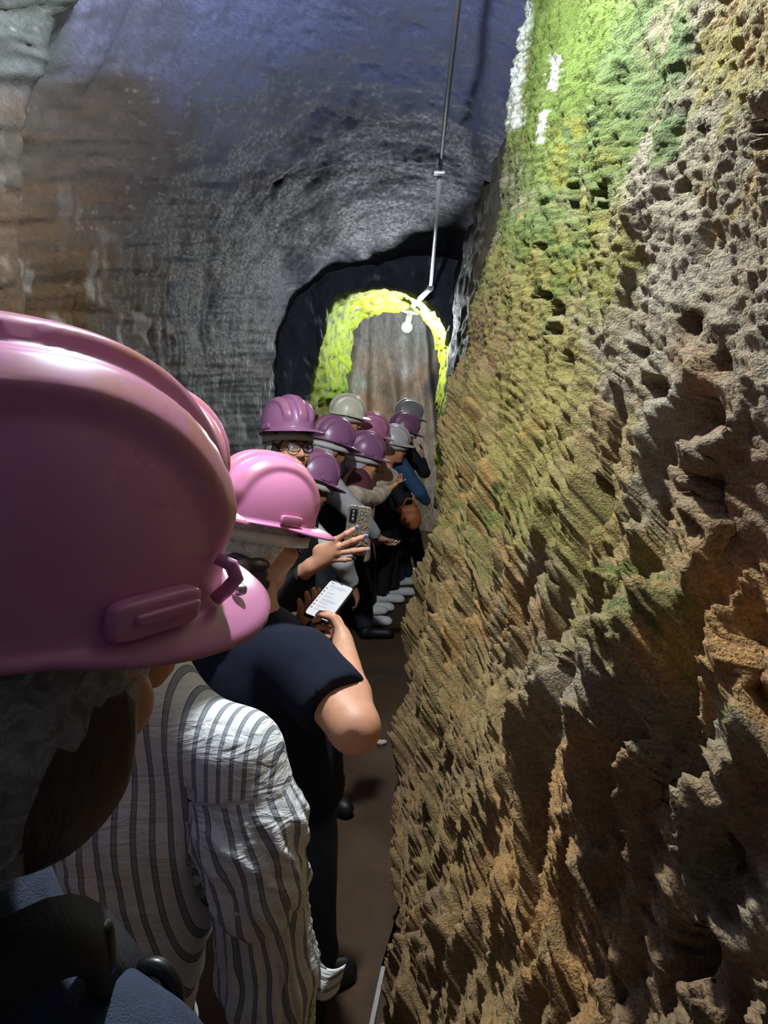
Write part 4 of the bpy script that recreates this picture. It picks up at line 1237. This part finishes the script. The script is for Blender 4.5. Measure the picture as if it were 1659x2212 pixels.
# ---- the woman in the navy T-shirt reading her phone
def tee_woman():
    Y = 1.6
    R = rot(48, 13, 2)
    mid = A(574, 1064, 1.68)
    c = mid - R @ np.array([0, 0, .112]); ori = c + R @ np.array([0, 0, .050])
    hard_hat(ori, R, 'hat_pink', 'glossy pink hard hat with orange scuffs on its ribs, over the navy T-shirt')
    f = np.array([math.sin(math.radians(58)), math.cos(math.radians(58)), 0]); r = np.array([f[1], -f[0], 0]); up = np.array([0, 0, 1.])
    neck = A(545, 1345, 1.66)
    sR, eR, wR_ = A(650, 1440, 1.50), A(766, 1572, 1.36), A(741, 1392, 1.60)
    sL, eL, wL = A(520, 1400, 1.90), A(610, 1440, 2.02), A(634, 1345, 1.88)
    chest, belly, pel = A(560, 1470, 1.68), A(590, 1640, 1.66), A(600, 1780, 1.66)
    fr = np.array([r, f, up]).T
    aR, aL = np.array([pel[0] + .05, pel[1] - .1, .08]), np.array([pel[0] + .02, pel[1] + .12, .08])
    lo = np.min([pel - .35, aR - .2, aL - .2, c - .2], 0); hi = np.max([c + .2, eR + .15, wR_ + .15, eL + .15, pel + .3], 0); lo[2] = -.01
    S = SDF(lo, hi, .0095)
    head_prims(S, c, R, neck)
    S.cone(neck, chest, .062, .10, .05); S.ell(chest, (.14, .10, .15), fr, .05); S.cone(chest, belly, .11, .125, .05); S.cone(belly, pel, .125, .13, .05)
    S.cone(sR, sL, .045, .045, .05)
    S.cone(sR, eR, .056, .050, .03); S.cone(eR, eR + (wR_ - eR) * .35, .050, .043, .02); S.cone(eR + (wR_ - eR) * .35, wR_, .043, .027, .02)
    S.cone(sL, eL, .054, .044, .03); S.cone(eL, wL, .044, .026, .02)
    for an, sd in ((aR, 1), (aL, -1)):
        hip = pel + r * sd * .09; kn = (hip + an) / 2 + f * .03
        S.cone(hip, kn, .085, .058, .03); S.cone(kn, an, .056, .038, .02)
    S2 = SDF(c - np.array([.15, .15, .17]), c + np.array([.15, .15, .15]), .0042); head_prims(S2, c, R, neck)
    H1 = SDF(wR_ - .13, wR_ + .14, .0034)
    H1.cone(eR + (wR_ - eR) * .8, wR_, .029, .026, .01)
    hand_prims(H1, wR_, A(722, 1345, 1.70) - wR_, np.array([-.85, .3, .2]), 1, 1.0, .9)
    H2 = SDF(wL - .13, wL + .14, .0034)
    H2.cone(eL + (wL - eL) * .8, wL, .030, .028, .01)
    hand_prims(H2, wL, A(684, 1318, 1.80) - wL, np.array([.2, -.3, .9]), -1, .5, .95)
    ex = []
    for s_ in (S2, H1, H2):
        V, Q = s_.nets(); ex.append((smooth_verts(V, Q, 1), Q))
    body = sdf_obj('person', S, 'skin_tan', extra=ex, smooth=2, label='woman in a navy T-shirt bent over her lit phone, bare elbow stuck out', category='person', group='visitors queuing along the passage')
    T = SDF(lo, hi, .0095)
    T.cone(neck - up * .035 + f * .0, chest, .085, .14, .06); T.ell(chest, (.185, .145, .17), fr, .06)
    T.ell(chest - f * .03 + up * .02, (.17, .13, .16), fr, .05)
    T.cone(chest, belly, .145, .158, .06); T.cone(belly, pel + up * .07, .158, .165, .05, flat_b=True)
    T.cone(sR - r * .02, sL + r * .02, .068, .066, .06)
    T.cone(sR, sR + (eR - sR) * .66, .080, .079, .05, flat_b=True); T.cone(sL, sL + (eL - sL) * .6, .075, .074, .05, flat_b=True)
    sdf_obj('shirt', T, 'navy_tee', body, smooth=2, fold=(.006, 5, 61))
    col = [neck + up * -.008 + .066 * (math.cos(t) * r + math.sin(t) * (f * .9 + up * -.30)) for t in np.arange(32) / 32 * 2 * math.pi]
    link('collar', raw_mesh('collar', *tube(col, .009, 8, closed=True), [M['navy_tee']]), body)
    B = SDF(lo, hi, .013)
    B.cone(pel + up * .06, pel - up * .06, .145, .15, .04)
    for an, sd in ((aR, 1), (aL, -1)):
        hip = pel + r * sd * .09 - up * .04; kn = (hip + an) / 2 + f * .03
        B.cone(hip, kn, .108, .078, .04); B.cone(kn, an, .078, .062, .02, flat_b=True)
    sdf_obj('trousers', B, 'jeans', body, fold=(.006, 7, 12))
    for an, sd in ((aR, 1), (aL, -1)):
        shoe(body, (an[0] - f[0] * .05, an[1] - f[1] * .05), 58 + 6 * sd, 'black_shoe')
    # curled bob showing below the net
    Hs = SDF(c - np.array([.24, .24, .28]), c + np.array([.2, .2, .2]), .005)
    g = lambda x, y, z: c + R @ np.array([x, y, z])
    Hs.ell(g(0, -.022, .030), (.083, .098, .095), R, .01)
    rr = random.Random(8)
    for k in range(46):
        a = math.radians(rr.uniform(78, 282))
        x0, y0 = .082 * math.sin(a), -.018 + .098 * math.cos(a)
        p0 = g(x0, y0, -.045); q = p0
        for sgm in range(6):
            wv = .012 * math.sin(sgm * 1.9 + k)
            z = -.058 - .027 * sgm
            q2 = g(x0 * (1.06 - .02 * sgm) + wv, y0 * (1.08 - .015 * sgm) - .010 * sgm * .4 + wv * .6, z * (0.8 if abs(math.degrees(a) - 180) > 60 else 1.0))
            Hs.cone(q, q2, .0125 - .0012 * sgm, .0115 - .0012 * sgm, .006)
            q = q2
    Hs.ell(g(0, -.062, -.065), (.068, .042, .075), R, .015)
    Hs.cut(g(0, .06, 0), R @ np.array([0, 1, -.3]))
    for sx in (1, -1):
        Hs.ell(g(sx * .080, .024, -.03), (.03, .036, .06), R, .02, True)
    sdf_obj('hair', Hs, 'hair_dark', body, smooth=1, label='dark brown wavy bob')
    hairnet(body, c, R, s=1.04, seed=3, low=-.072, front=.04, bulge=0.9)
    glasses(body, c, R)
    face_details(body, c, R)
    return body


tee_woman()

px_long = A(738, 1266, 1.80) - A(687, 1331, 1.69)
rp, rR = phone(A(712, 1299, 1.745), px_long, A(760, 1275, 1.78) - A(715, 1260, 1.795), .150, .071, 'plastic_black', 'lit phone showing a white page, held low by the woman in navy')
def screen_mat():
    m, nt, b = new_mat('lit_screen')
    b.inputs['Base Color'].default_value = (0.02, 0.02, 0.02, 1)
    b.inputs['Emission Color'].default_value = (0.93, 0.95, 1.0, 1); b.inputs['Emission Strength'].default_value = 0.85
    b.inputs['Roughness'].default_value = 0.2
    return m
M['screen'] = screen_mat()
def glow(name, c, s=0.7):
    m, nt, b = new_mat(name)
    b.inputs['Base Color'].default_value = (0, 0, 0, 1); b.inputs['Emission Color'].default_value = lin(*c) + (1,); b.inputs['Emission Strength'].default_value = s
    return m
sc_ = link('screen', raw_mesh('screen', *rbox((0, -.001, .0046), (.0325, .0695, .0008), e=.14, n=10), [M['screen']]), rp, label='white lit screen')
rows = []; fm = []
def bar(x0, x1, y, hh, mi):
    rows.append((np.array([(x0, y - hh, .0056), (x1, y - hh, .0056), (x1, y + hh, .0056), (x0, y + hh, .0056)]), np.array([[0, 1, 2, 3]]))); fm.append(mi)
bar(-.026, -.016, .060, .0011, 0)
for i, y in enumerate((.052, .048, .044)): bar(-.024, .020 - .006 * (i == 2), y, .0006, 2)
bar(.021, .024, .047, .0008, 2)
yy = .036
for k in range(7):
    bar(-.029, -.025, yy, .0018, 1 if k == 3 else 0)
    for j in range((1, 2, 2, 3, 2, 2, 2)[k]):
        bar(-.019, (-.008, .002, .004, .022, .006, .010, .004)[k] - .003 * j, yy - .0032 * j, .0005, 2)
    yy -= .0135
link('screen_text', raw_mesh('screen_text', *join(*rows), [glow('ink_dark', (60, 60, 80)), glow('ink_amber', (250, 180, 30)), glow('ink_lilac', (160, 164, 214))], smooth=False, face_mats=fm), sc_)
link('notch', raw_mesh('notch', *rbox((0, .0675, .0050), (.004, .003, .0008), e=.8, n=5), [M['plastic_black']]), rp)


# ---- the person in the striped shirt
def stripe_mat():
    m, nt, b = new_mat('striped_cotton')
    at = N(nt, 'ShaderNodeAttribute', attribute_name='stripe')
    fr = N(nt, 'ShaderNodeMath', operation='FRACT'); nt.links.new(at.outputs['Fac'], fr.inputs[0])
    cr = N(nt, 'ShaderNodeValToRGB'); cr.color_ramp.interpolation = 'CONSTANT'
    e = cr.color_ramp.elements
    W, Gy, Dk = lin(228, 228, 226) + (1,), lin(146, 150, 156) + (1,), lin(66, 68, 76) + (1,)
    e[0].position = 0; e[0].color = Dk; e[1].position = .035; e[1].color = Gy
    for p, cc in ((.30, Dk), (.325, W)):
        x = e.new(p); x.color = cc
    nt.links.new(fr.outputs[0], cr.inputs[0])
    tc = N(nt, 'ShaderNodeTexCoord')
    n = N(nt, 'ShaderNodeTexNoise', Scale=400.0, Detail=3.0); nt.links.new(tc.outputs['Object'], n.inputs['Vector'])
    mr = N(nt, 'ShaderNodeMapRange'); mr.inputs['To Min'].default_value = .85; mr.inputs['To Max'].default_value = 1.15; nt.links.new(n.outputs['Fac'], mr.inputs['Value'])
    sc = N(nt, 'ShaderNodeVectorMath', operation='SCALE'); nt.links.new(cr.outputs[0], sc.inputs[0]); nt.links.new(mr.outputs[0], sc.inputs['Scale'])
    nt.links.new(sc.outputs[0], b.inputs['Base Color']); b.inputs['Roughness'].default_value = .85; b.inputs['Specular IOR Level'].default_value = .2
    mp = N(nt, 'ShaderNodeMapping'); mp.inputs['Scale'].default_value = (.6, .6, 1.7); nt.links.new(tc.outputs['Object'], mp.inputs[0])
    n2 = N(nt, 'ShaderNodeTexNoise', Scale=24.0, Detail=6.0, Distortion=1.6); nt.links.new(mp.outputs[0], n2.inputs['Vector'])
    bp = N(nt, 'ShaderNodeBump', Strength=.8, Distance=.010); nt.links.new(n2.outputs['Fac'], bp.inputs['Height']); nt.links.new(bp.outputs[0], b.inputs['Normal'])
    return m
M['stripes'] = stripe_mat()


def striped_person():
    R = rot(58, 20, 0)
    c = A(270, 1095, 1.12)
    ori = c + R @ np.array([0, 0, .05])
    hard_hat(ori, R, 'hat_pink', 'pink hard hat of the striped-shirt wearer, almost hidden, only its brim tip showing')
    f = np.array([math.sin(math.radians(12)), math.cos(math.radians(12)), 0]); r = np.array([f[1], -f[0], 0]); up = np.array([0, 0, 1.])
    neck = A(285, 1430, 1.06)
    sR, eR, wR_ = A(522, 1630, 1.04), A(556, 1900, 1.02), A(600, 2275, 1.10)
    sL, eL, wL = A(30, 1680, 1.08), A(-60, 1950, 1.08), A(-40, 2200, 1.2)
    up_b, low_b, pel = A(270, 1700, 1.10), A(205, 1980, 1.13), A(205, 2280, 1.12)
    fr = np.array([r, f, up]).T
    lo = np.array([-.95, .75, -.01]); hi = np.array([.02, 1.55, 1.62])
    aR, aL = np.array([-.40, 1.12, .08]), np.array([-.58, 1.18, .08])
    S = SDF(lo, hi, .011)
    head_prims(S, c, R, neck)
    S.cone(neck, up_b, .06, .09, .05); S.cone(up_b, low_b, .11, .10, .05); S.cone(low_b, pel, .10, .11, .05); S.cone(sR, sL, .04, .04, .05)
    for s0, e0, w0, sd in ((sR, eR, wR_, 1), (sL, eL, wL, -1)):
        S.cone(s0, e0, .045, .036, .02); S.cone(e0, w0, .036, .025, .02)
        hand_prims(S, w0, unit(w0 - e0) + f * .5, -r * sd, sd, .5)
    for an, sd in ((aR, 1), (aL, -1)):
        hip = pel + r * sd * .085 - up * .05; kn = (hip + an) / 2 + f * .03
        S.cone(hip, kn, .08, .055, .03); S.cone(kn, an, .052, .036, .02)
    body = sdf_obj('person', S, 'skin_fair', label='person in a white shirt with grey stripes, back turned, head hidden by the nearest hat', category='person', group='visitors queuing along the passage')
    hairnet(body, c, R, seed=5)
    face_details(body, c, R)
    def lat(V, cen, k=.0222):
        x = (V - cen) @ r
        return (.36 * np.arcsin(np.clip(x / .37, -.98, .98)) + .010 * perlin(V[:, 2] * 4, V[:, 0] * 3, 77)) / k
    T = SDF(lo, hi, .0062)
    T.cone(neck - up * .03, up_b, .075, .115, .06)
    T.ell(up_b, (.205, .115, .17), fr, .05)
    T.cone(up_b, low_b, .135, .140, .06); T.cone(low_b, pel - up * .05, .145, .175, .05, flat_b=True)
    T.ell(low_b, (.198, .125, .24), fr, .05); T.ell((up_b + low_b) / 2, (.200, .120, .2), fr, .05)
    T.cone(sR - r * .03 - up * .006, neck - up * .05, .070, .066, .06); T.cone(sL + r * .03 - up * .006, neck - up * .05, .070, .066, .06)
    for s0, e0 in ((sR, eR), (sL, eL)):
        m0 = s0 + (e0 - s0) * .55
        T.cone(s0, m0, .068, .078, .035); T.cone(m0, e0, .078, .076, .02)
    V, Q = T.nets(); V = smooth_verts(V, Q, 3)
    def sl_attr(V, a, b, k):
        ax = unit(b - a); q = V - a; t = q @ ax; q = q - t[:, None] * ax
        u = unit(np.cross(ax, f)); v = np.cross(ax, u)
        ang = np.arctan2(q @ v, q @ u)
        return (ang * .070 + t * .13 + .012 * perlin(t * 9, ang * 1.2, 91)) / k, t, ang
    def axis_dist(V, pts):
        best = np.full(len(V), 9.0)
        for a, b in zip(pts[:-1], pts[1:]):
            t = np.clip(((V - a) @ (b - a)) / ((b - a) @ (b - a)), 0, 1)
            best = np.minimum(best, np.linalg.norm(V - a - t[:, None] * (b - a), axis=1))
        return best
    n = normals(V, Q)
    x = (V - up_b) @ r; z = V[:, 2] - up_b[2]
    fo = .007 * ridged(x * 9 + z * 2.0, z * 1.6, 81, 2) + .0035 * ridged(x * 5, z * 14 + x * 4, 82, 2) + .004 * fbm(x * 12, z * 9, 83, 3)
    disp = fo * sstep(.10, -.05, z)
    stripe = lat(V, up_b)
    dt = axis_dist(V, [neck, up_b, low_b, pel]) - .15
    for s0, e0 in ((sR, eR), (sL, eL)):
        da = axis_dist(V, [s0, e0]) - .068
        at, t, ang = sl_attr(V, s0, e0, .0222)
        arm = (da < dt) & (t > .045) & (da < .04)
        stripe = np.where(arm, at, stripe)
        fa = .006 * ridged(ang * 1.5 + t * 9, t * 7, 92, 2) + .004 * ridged(t * 24 + ang * 1.5, ang, 93, 2)
        disp = np.where(arm, fa * sstep(.03, .12, t), disp)
        disp -= .010 * np.exp(-((da - dt) / .012) ** 2) * (t > .02)      # crease where sleeve meets body
    V = V + n * disp[:, None]
    sh = link('shirt', raw_mesh('shirt', V, Q, [M['stripes']], attrs={'stripe': stripe}), body, label='white cotton shirt with grey stripes')
    for s0, e0, w0, sd in ((sR, eR, wR_, 1), (sL, eL, wL, -1)):
        # gathered lower sleeve with its own seam
        L = SDF(np.minimum(e0, w0) - .14, np.maximum(e0, w0) + .14, .0055)
        st = e0 - (e0 - s0) * .10
        L.cone(st, e0 + (w0 - e0) * .5, .066, .076, .02, flat_a=True); L.cone(e0 + (w0 - e0) * .5, e0 + (w0 - e0) * .95, .076, .056, .02, flat_b=True)
        V, Q = L.nets(); V = smooth_verts(V, Q, 1)
        at, t, ang = sl_attr(V, st, w0, .0222)
        n = normals(V, Q)
        V = V + n * (.0065 * ridged(ang * 3.2, t * 2.5, 94, 2))[:, None]
        link('lower_sleeve', raw_mesh('lower_sleeve', V, Q, [M['stripes']], attrs={'stripe': at - t * .16 / .0222}), sh)
        ax = unit(w0 - e0); u = unit(np.cross(ax, f)); v = np.cross(ax, u); a = np.arange(72) / 72 * 2 * math.pi
        ring = st + ax * (.004 + .004 * np.sin(a * 9))[:, None] + (.074 + .004 * np.sin(a * 13))[:, None] * (np.cos(a)[:, None] * u + np.sin(a)[:, None] * v)
        link('sleeve_ruffle', raw_mesh('sleeve_ruffle', *tube(ring, .0055, 8, closed=True), [M['white_cloth']]), sh)
    # stiff white cuff tip standing off the wrist
    a = np.linspace(-.6, .9, 12)
    cp = A(694, 2118, 1.08)
    V = []
    for t in a:
        V += [cp + np.array([.028 * t, .03 * t * t, -.040 - .004 * t]), cp + np.array([.030 * t + .012, .03 * t * t, .020 - .012 * t])]
    V = np.array(V); Vb = V + np.array([0, .004, 0]); k = len(V)
    Q = [[2 * i, 2 * i + 2, 2 * i + 3, 2 * i + 1] for i in range(11)]; Q = np.array(Q + [[x + k for x in q[::-1]] for q in Q] + [[2 * i + 1, 2 * i + 3, 2 * i + 3 + k, 2 * i + 1 + k] for i in range(11)] + [[0, 1, 1 + k, k], [22, 22 + k, 23 + k, 23]])
    link('cuff', raw_mesh('cuff', np.concatenate([V, Vb]), Q, [M['stripes']], attrs={'stripe': np.concatenate([V, Vb])[:, 2] / .0222}), sh)
    B = SDF(lo, hi, .014)
    B.cone(pel + up * .03, pel - up * .06, .13, .135, .04)
    for an, sd in ((aR, 1), (aL, -1)):
        hip = pel + r * sd * .085 - up * .05; kn = (hip + an) / 2 + f * .03
        B.cone(hip, kn, .10, .075, .04); B.cone(kn, an, .075, .062, .02, flat_b=True)
    sdf_obj('trousers', B, 'black', body, fold=(.005, 8, 14))
    for an, sd in ((aR, 1), (aL, -1)):
        shoe(body, (an[0] - f[0] * .05, an[1] - f[1] * .05), 12 + 6 * sd, 'black_shoe')


striped_person()


# ---- the nearest person: pink hat, hairnet, denim jacket, backpack strap
def nearest_person():
    R = rot(46, 5, 11)
    ori = np.array([-.248, .40, 1.578])
    c = ori - R @ np.array([0, 0, .05])
    h0 = hard_hat(ori, R, 'hat_pink', 'huge pink hard hat nearest the camera, three scuffed ribs, small loop above its brim', lug=.052, detail=0, visor=.031)
    h0.scale = (1, 1, .90)
    loop = [(.079, .104, .002), (.083, .108, .010), (.087, .111, .020), (.086, .107, .029), (.080, .100, .032)]
    link('accessory_loop', raw_mesh('accessory_loop', *tube(loop, [.0045, .0045, .0045, .0045, .004], 12), [M['hat_pink']]), h0)
    link('rivet', raw_mesh('rivet', *rbox((.066, .128, .001), (.0042, .0042, .004), e=.7, n=6), [M['steel']]), h0, label='grey rivet on the brim')
    link('slot_flap', raw_mesh('slot_flap', *rbox((.111, .058, .014), (.0035, .022, .0035), np.array(Euler((0, 0, .33)).to_matrix()), e=.4), [M['hat_pink']]), h0)
    f = np.array([math.sin(math.radians(25)), math.cos(math.radians(25)), 0]); r = np.array([f[1], -f[0], 0]); up = np.array([0, 0, 1.])
    neck = np.array([-.355, .435, 1.385])
    sR, sL = np.array([-.205, .405, 1.205]), np.array([-.53, .52, 1.24])
    eR, wR_ = np.array([-.20, .36, .97]), np.array([-.12, .56, .90])
    eL, wL = np.array([-.60, .55, 1.0]), np.array([-.50, .72, .92])
    chest, pel = np.array([-.385, .43, 1.11]), np.array([-.40, .40, .84])
    fr = np.array([r, f, up]).T
    lo = np.array([-.85, .10, -.01]); hi = np.array([-.02, .85, 1.72])
    S = SDF(lo, hi, .010)
    head_prims(S, c, R, neck)
    S.cone(neck, chest, .06, .10, .05); S.cone(chest, pel, .11, .12, .05); S.cone(sR, sL, .04, .04, .05)
    for s0, e0, w0, sd in ((sR, eR, wR_, 1), (sL, eL, wL, -1)):
        S.cone(s0, e0, .044, .036, .02); S.cone(e0, w0, .036, .026, .02); hand_prims(S, w0, w0 - e0, -r * sd, sd, .5)
    aR, aL = np.array([-.34, .36, .08]), np.array([-.48, .44, .08])
    for an, sd in ((aR, 1), (aL, -1)):
        hip = pel + r * sd * .085 - up * .05; kn = (hip + an) / 2 + f * .03
        S.cone(hip, kn, .08, .055, .03); S.cone(kn, an, .052, .036, .02)
    S2 = SDF(c - .18, c + .16, .005); head_prims(S2, c, R, neck); S2.cut(neck - up * .02, (0, 0, -1))
    body = sdf_obj('person', S, 'skin_tan', extra=[S2.nets()], label='nearest person in a dark denim jacket, head turned away under the huge pink hat', category='person', group='visitors queuing along the passage')
    hairnet(body, c, R, seed=7, low=-.115, front=-.03, bulge=1.4, edge=.75, mat='net_thin')
    Hs = SDF(c - .2, c + .2, .007)
    Hs.ell(c + R @ np.array([0, -.024, .010]), (.084, .098, .100), R, .01); Hs.ell(c + R @ np.array([0, -.040, -.055]), (.074, .062, .060), R, .02)
    for sx in (1, -1):
        Hs.ell(c + R @ np.array([sx * .062, .014, -.045]), (.028, .062, .075), R, .02)
    Hs.cut(c + R @ np.array([0, .070, 0]), R @ np.array([0, 1, 0]))
    sdf_obj('hair', Hs, 'hair_dark', body)
    face_details(body, c, R)
    T = SDF(lo, hi, .007)
    T.cone(neck - up * .075, chest, .080, .13, .05); T.ell(chest, (.170, .115, .17), fr, .05); T.cone(chest, pel - up * .02, .135, .15, .05, flat_b=True)
    T.cone(sR, neck - up * .08, .064, .066, .05); T.cone(sL, neck - up * .08, .064, .066, .05)
    for s0, e0, w0, sd in ((sR, eR, wR_, 1), (sL, eL, wL, -1)):
        T.cone(s0, e0, .068, .058, .04); T.cone(e0, e0 + (w0 - e0) * .92, .058, .044, .02, flat_b=True)
    V, Q = T.nets(); V = smooth_verts(V, Q, 2)
    V = folds(V, Q, .008, 8, 17)
    jk = link('jacket', raw_mesh('jacket', V, Q, [M['dark_denim']]), body, label='dark denim jacket')
    col = [neck - up * .062 + .084 * (math.cos(t) * r + math.sin(t) * (f * .9 - up * .25)) for t in np.arange(40) / 40 * 2 * math.pi]
    col = np.array(col) + np.stack([0 * np.arange(40), .004 * np.sin(np.arange(40) * 1.3), .006 * np.sin(np.arange(40) * .9)], -1)
    link('collar', raw_mesh('collar', *tube(col, .022, 12, closed=True), [M['dark_denim']]), jk)
    B = SDF(lo, hi, .014)
    B.cone(pel + up * .03, pel - up * .06, .13, .135, .04)
    for an, sd in ((aR, 1), (aL, -1)):
        hip = pel + r * sd * .085 - up * .05; kn = (hip + an) / 2 + f * .03
        B.cone(hip, kn, .10, .075, .04); B.cone(kn, an, .075, .062, .02, flat_b=True)
    sdf_obj('trousers', B, 'black', body, fold=(.005, 8, 15))
    for an, sd in ((aR, 1), (aL, -1)):
        shoe(body, (an[0] - f[0] * .05, an[1] - f[1] * .05), 25 + 6 * sd, 'black_shoe')
    # backpack
    bp = empty('backpack', (0, 0, 0), label='black backpack strap with a dark oval buckle over the denim shoulder', category='backpack')
    bc = np.array([-.46, .21, 1.12])
    P_ = SDF(bc - .3, bc + .3, .012)
    P_.ell(bc, (.14, .075, .19), fr, .03); P_.ell(bc - f * .03 - up * .06, (.11, .06, .10), fr, .03)
    sdf_obj('pack_body', P_, 'black', bp)
    pts = [bc + up * .17 + r * .05, A(120, 1990, .36), A(205, 2030, .40), A(262, 2120, .45), A(300, 2215, .47), A(320, 2330, .47)]
    strap_between('shoulder_strap', pts, .022, 'black', bp, (.3, -.5, .8), .010)
    u = A(330, 2165, .455)
    a = np.arange(36) / 36 * 2 * math.pi
    ring = u + np.stack([.017 * np.cos(a), .004 * np.sin(a), .026 * np.sin(a)], -1)
    bk = link('buckle', raw_mesh('buckle', *tube(ring, .0065, 12, closed=True), [M['plastic_black']]), bp, label='dark oval plastic buckle')
    link('buckle_block', raw_mesh('buckle_block', *rbox(A(205, 2050, .415), (.013, .006, .020), e=.4), [M['plastic_black']]), bk)


nearest_person()


# ------------------------------------------------------------------ lamps, conduit and small things
def bulb_mat(name, watts):
    m, nt, b = new_mat(name)
    b.inputs['Base Color'].default_value = (1, 1, 1, 1)
    b.inputs['Emission Color'].default_value = (0.88, 0.94, 1.0, 1)
    b.inputs['Emission Strength'].default_value = watts / (math.pi * 0.034)
    return m
def rev(prof, n=32):
    a = np.arange(n) / n * 2 * math.pi
    V = np.stack([np.stack([r * np.cos(a), r * np.sin(a), np.full(n, z)], -1) for r, z in prof]).reshape(-1, 3)
    k = len(prof); i = np.arange(k - 1)[:, None]; j = np.arange(n)[None]; j2 = (j + 1) % n
    return V, np.stack(np.broadcast_arrays(i * n + j, (i + 1) * n + j, (i + 1) * n + j2, i * n + j2), -1).reshape(-1, 4)
def pendant(loc, tilt, label, watts, name):
    root = empty('pendant_lamp', loc, label=label, category='lamp', group='white bulb lamps on the conduit')
    root.rotation_euler = tilt
    link('shade', raw_mesh('shade', *rev([(.001, .185), (.03, .184), (.050, .172), (.080, .156), (.086, .149), (.079, .149), (.05, .158), (.001, .158)]), [M['white_paint']]), root, label='white enamel disc')
    link('socket', raw_mesh('socket', *rev([(.001, .165), (.028, .16), (.028, .085), (.024, .06), (.001, .06)]), [M['white_paint']]), root)
    link('bulb', raw_mesh('bulb', *rev([(.001, .066), (.020, .06), (.026, .045)] + [(.052 * math.cos(t), .052 * math.sin(t)) for t in np.linspace(.9, -1.56, 14)]), [bulb_mat(name, watts)]), root, label='glowing bulb')
    return root
pendant(LAMP_FAR, (0, math.radians(12), 0), 'glowing white bulb under a white disc in the mossy arch', POWER_FAR, 'lit_bulb_far')
pendant(LAMP_NEAR, (0, 0, 0), 'bright bulb lamp hung above the view, close to the moss', POWER_NEAR, 'lit_bulb_near')
pendant(LAMP_FILL, (0, 0, 0), 'dim fill lamp added behind the photographer, out of view', POWER_FILL, 'fill_bulb_back')
M['steel_dull'] = plain('dull_grey_paint', lin(104, 106, 116), rough=0.6)
cr_ = empty('conduit', (0, 0, 0), label='white conduit running along the roof and bending down to the arch lamp', category='pipe')
E = A(930, 622, 6.95)
top = np.array(LAMP_FAR) + np.array([.038, 0, .19])
run = [np.array([.06, -1.0, 3.60]), np.array([.10, 1.2, 3.60]), np.array([.14, 2.15, 3.58]), A(990, 0, 3.33), A(970, 180, 4.0), A(950, 370, 4.95)]
link('roof_run', raw_mesh('roof_run', *tube(run, .013, 10), [M['steel_dull']]), cr_)
link('drop_run', raw_mesh('drop_run', *tube([A(950, 370, 4.95), A(941, 500, 5.9), E], .015, 10), [M['white_paint']]), cr_)
link('lamp_arm', raw_mesh('lamp_arm', *tube([E, E + (top - E) * .05, top], .027, 12), [M['white_paint']]), cr_)
link('elbow', raw_mesh('elbow', *rbox(E, (.03, .03, .03), e=.7), [M['white_paint']]), cr_)
link('roof_clip', raw_mesh('roof_clip', *rbox(A(950, 372, 4.93), (.045, .012, .016), e=.4), [M['steel']]), cr_)
link('lamp_drop', raw_mesh('lamp_drop', *tube([np.array(LAMP_NEAR) + np.array([0, 0, .17]), np.array([LAMP_NEAR[0] + .03, LAMP_NEAR[1], 3.5]), np.array([.14, 2.15, 3.58])], .012, 10), [M['white_paint']]), cr_)

cab = tube([A(876, 2015, 2.30), A(852, 2110, 2.10), A(828, 2212, 1.94), A(800, 2400, 1.70) * np.array([1, 1, 0]) + np.array([0, 0, .014])], .007, 10)
cab[0][:, 2] = np.maximum(cab[0][:, 2], .002)
link('cable', raw_mesh('cable', *cab, [M['light_grey']]), None, label='pale cable lying on the floor along the foot of the chiselled wall', category='cable')
st = SDF(np.array([-.24, 3.32, -.02]), np.array([-.12, 3.46, .06]), .004)
st.ell(A(822, 1645, 3.38) * np.array([1, 1, 0]) + np.array([0, 0, .012]), (.022, .016, .014), None, .004); st.ell(A(830, 1642, 3.39) * np.array([1, 1, 0]) + np.array([0, 0, .010]), (.014, .014, .011), None, .006)
o = sdf_obj('pebble', st, 'cream', label='small pale pebble alone on the sandy floor', category='stone')

# brown bag on the dark-jacketed visitor
bag = empty('handbag', (0, 0, 0), label='brown leather bag hanging at the hip of the dark jacket', category='bag')
bc = A(886, 1118, 5.85)
Sb = SDF(bc - .2, bc + .2, .008)
Sb.ell(bc, (.085, .05, .085), None, .03); Sb.cone(bc + np.array([-.08, 0, .06]), bc + np.array([.03, 0, .07]), .035, .04, .03); Sb.ell(bc + np.array([.03, 0, -.03]), (.06, .045, .07), None, .03)
sdf_obj('bag_body', Sb, 'brown_leather', bag, fold=(.004, 14, 5))
link('handle', raw_mesh('handle', *tube([bc + np.array([-.07, -.02, .07]), bc + np.array([-.03, -.03, .16]), bc + np.array([.03, -.03, .16]), bc + np.array([.05, -.02, .07])], .008, 8), [M['brown_leather']]), bag)

# maroon backpack with pink strap on the tan blouse
mb = empty('backpack', (0, 0, 0), label='maroon backpack with a pink strap on the back of the tan patterned blouse', category='backpack')
bc = A(776, 1072, 4.78)
Sb = SDF(bc - .32, bc + .32, .011)
Sb.ell(bc, (.10, .09, .19), None, .03); Sb.ell(bc + np.array([0, -.05, -.06]), (.08, .06, .10), None, .03)
sdf_obj('pack_body', Sb, 'maroon', mb, fold=(.004, 10, 6))
strap_between('shoulder_strap', [A(785, 1020, 4.86), A(792, 1018, 4.84), A(800, 1040, 4.80), A(806, 1070, 4.78), A(812, 1092, 4.80)], .014, 'pink_strap', mb, (.5, -.8, 0), .008, label='pink shoulder strap')
fp, _ = phone(A(856, 1046, 4.98), A(866, 1041, 4.98) - A(846, 1050, 4.98), (0, 1, .1), .145, .07, 'plastic_black', 'small dark phone edge-on in the hand of the tan-bloused visitor', .009)
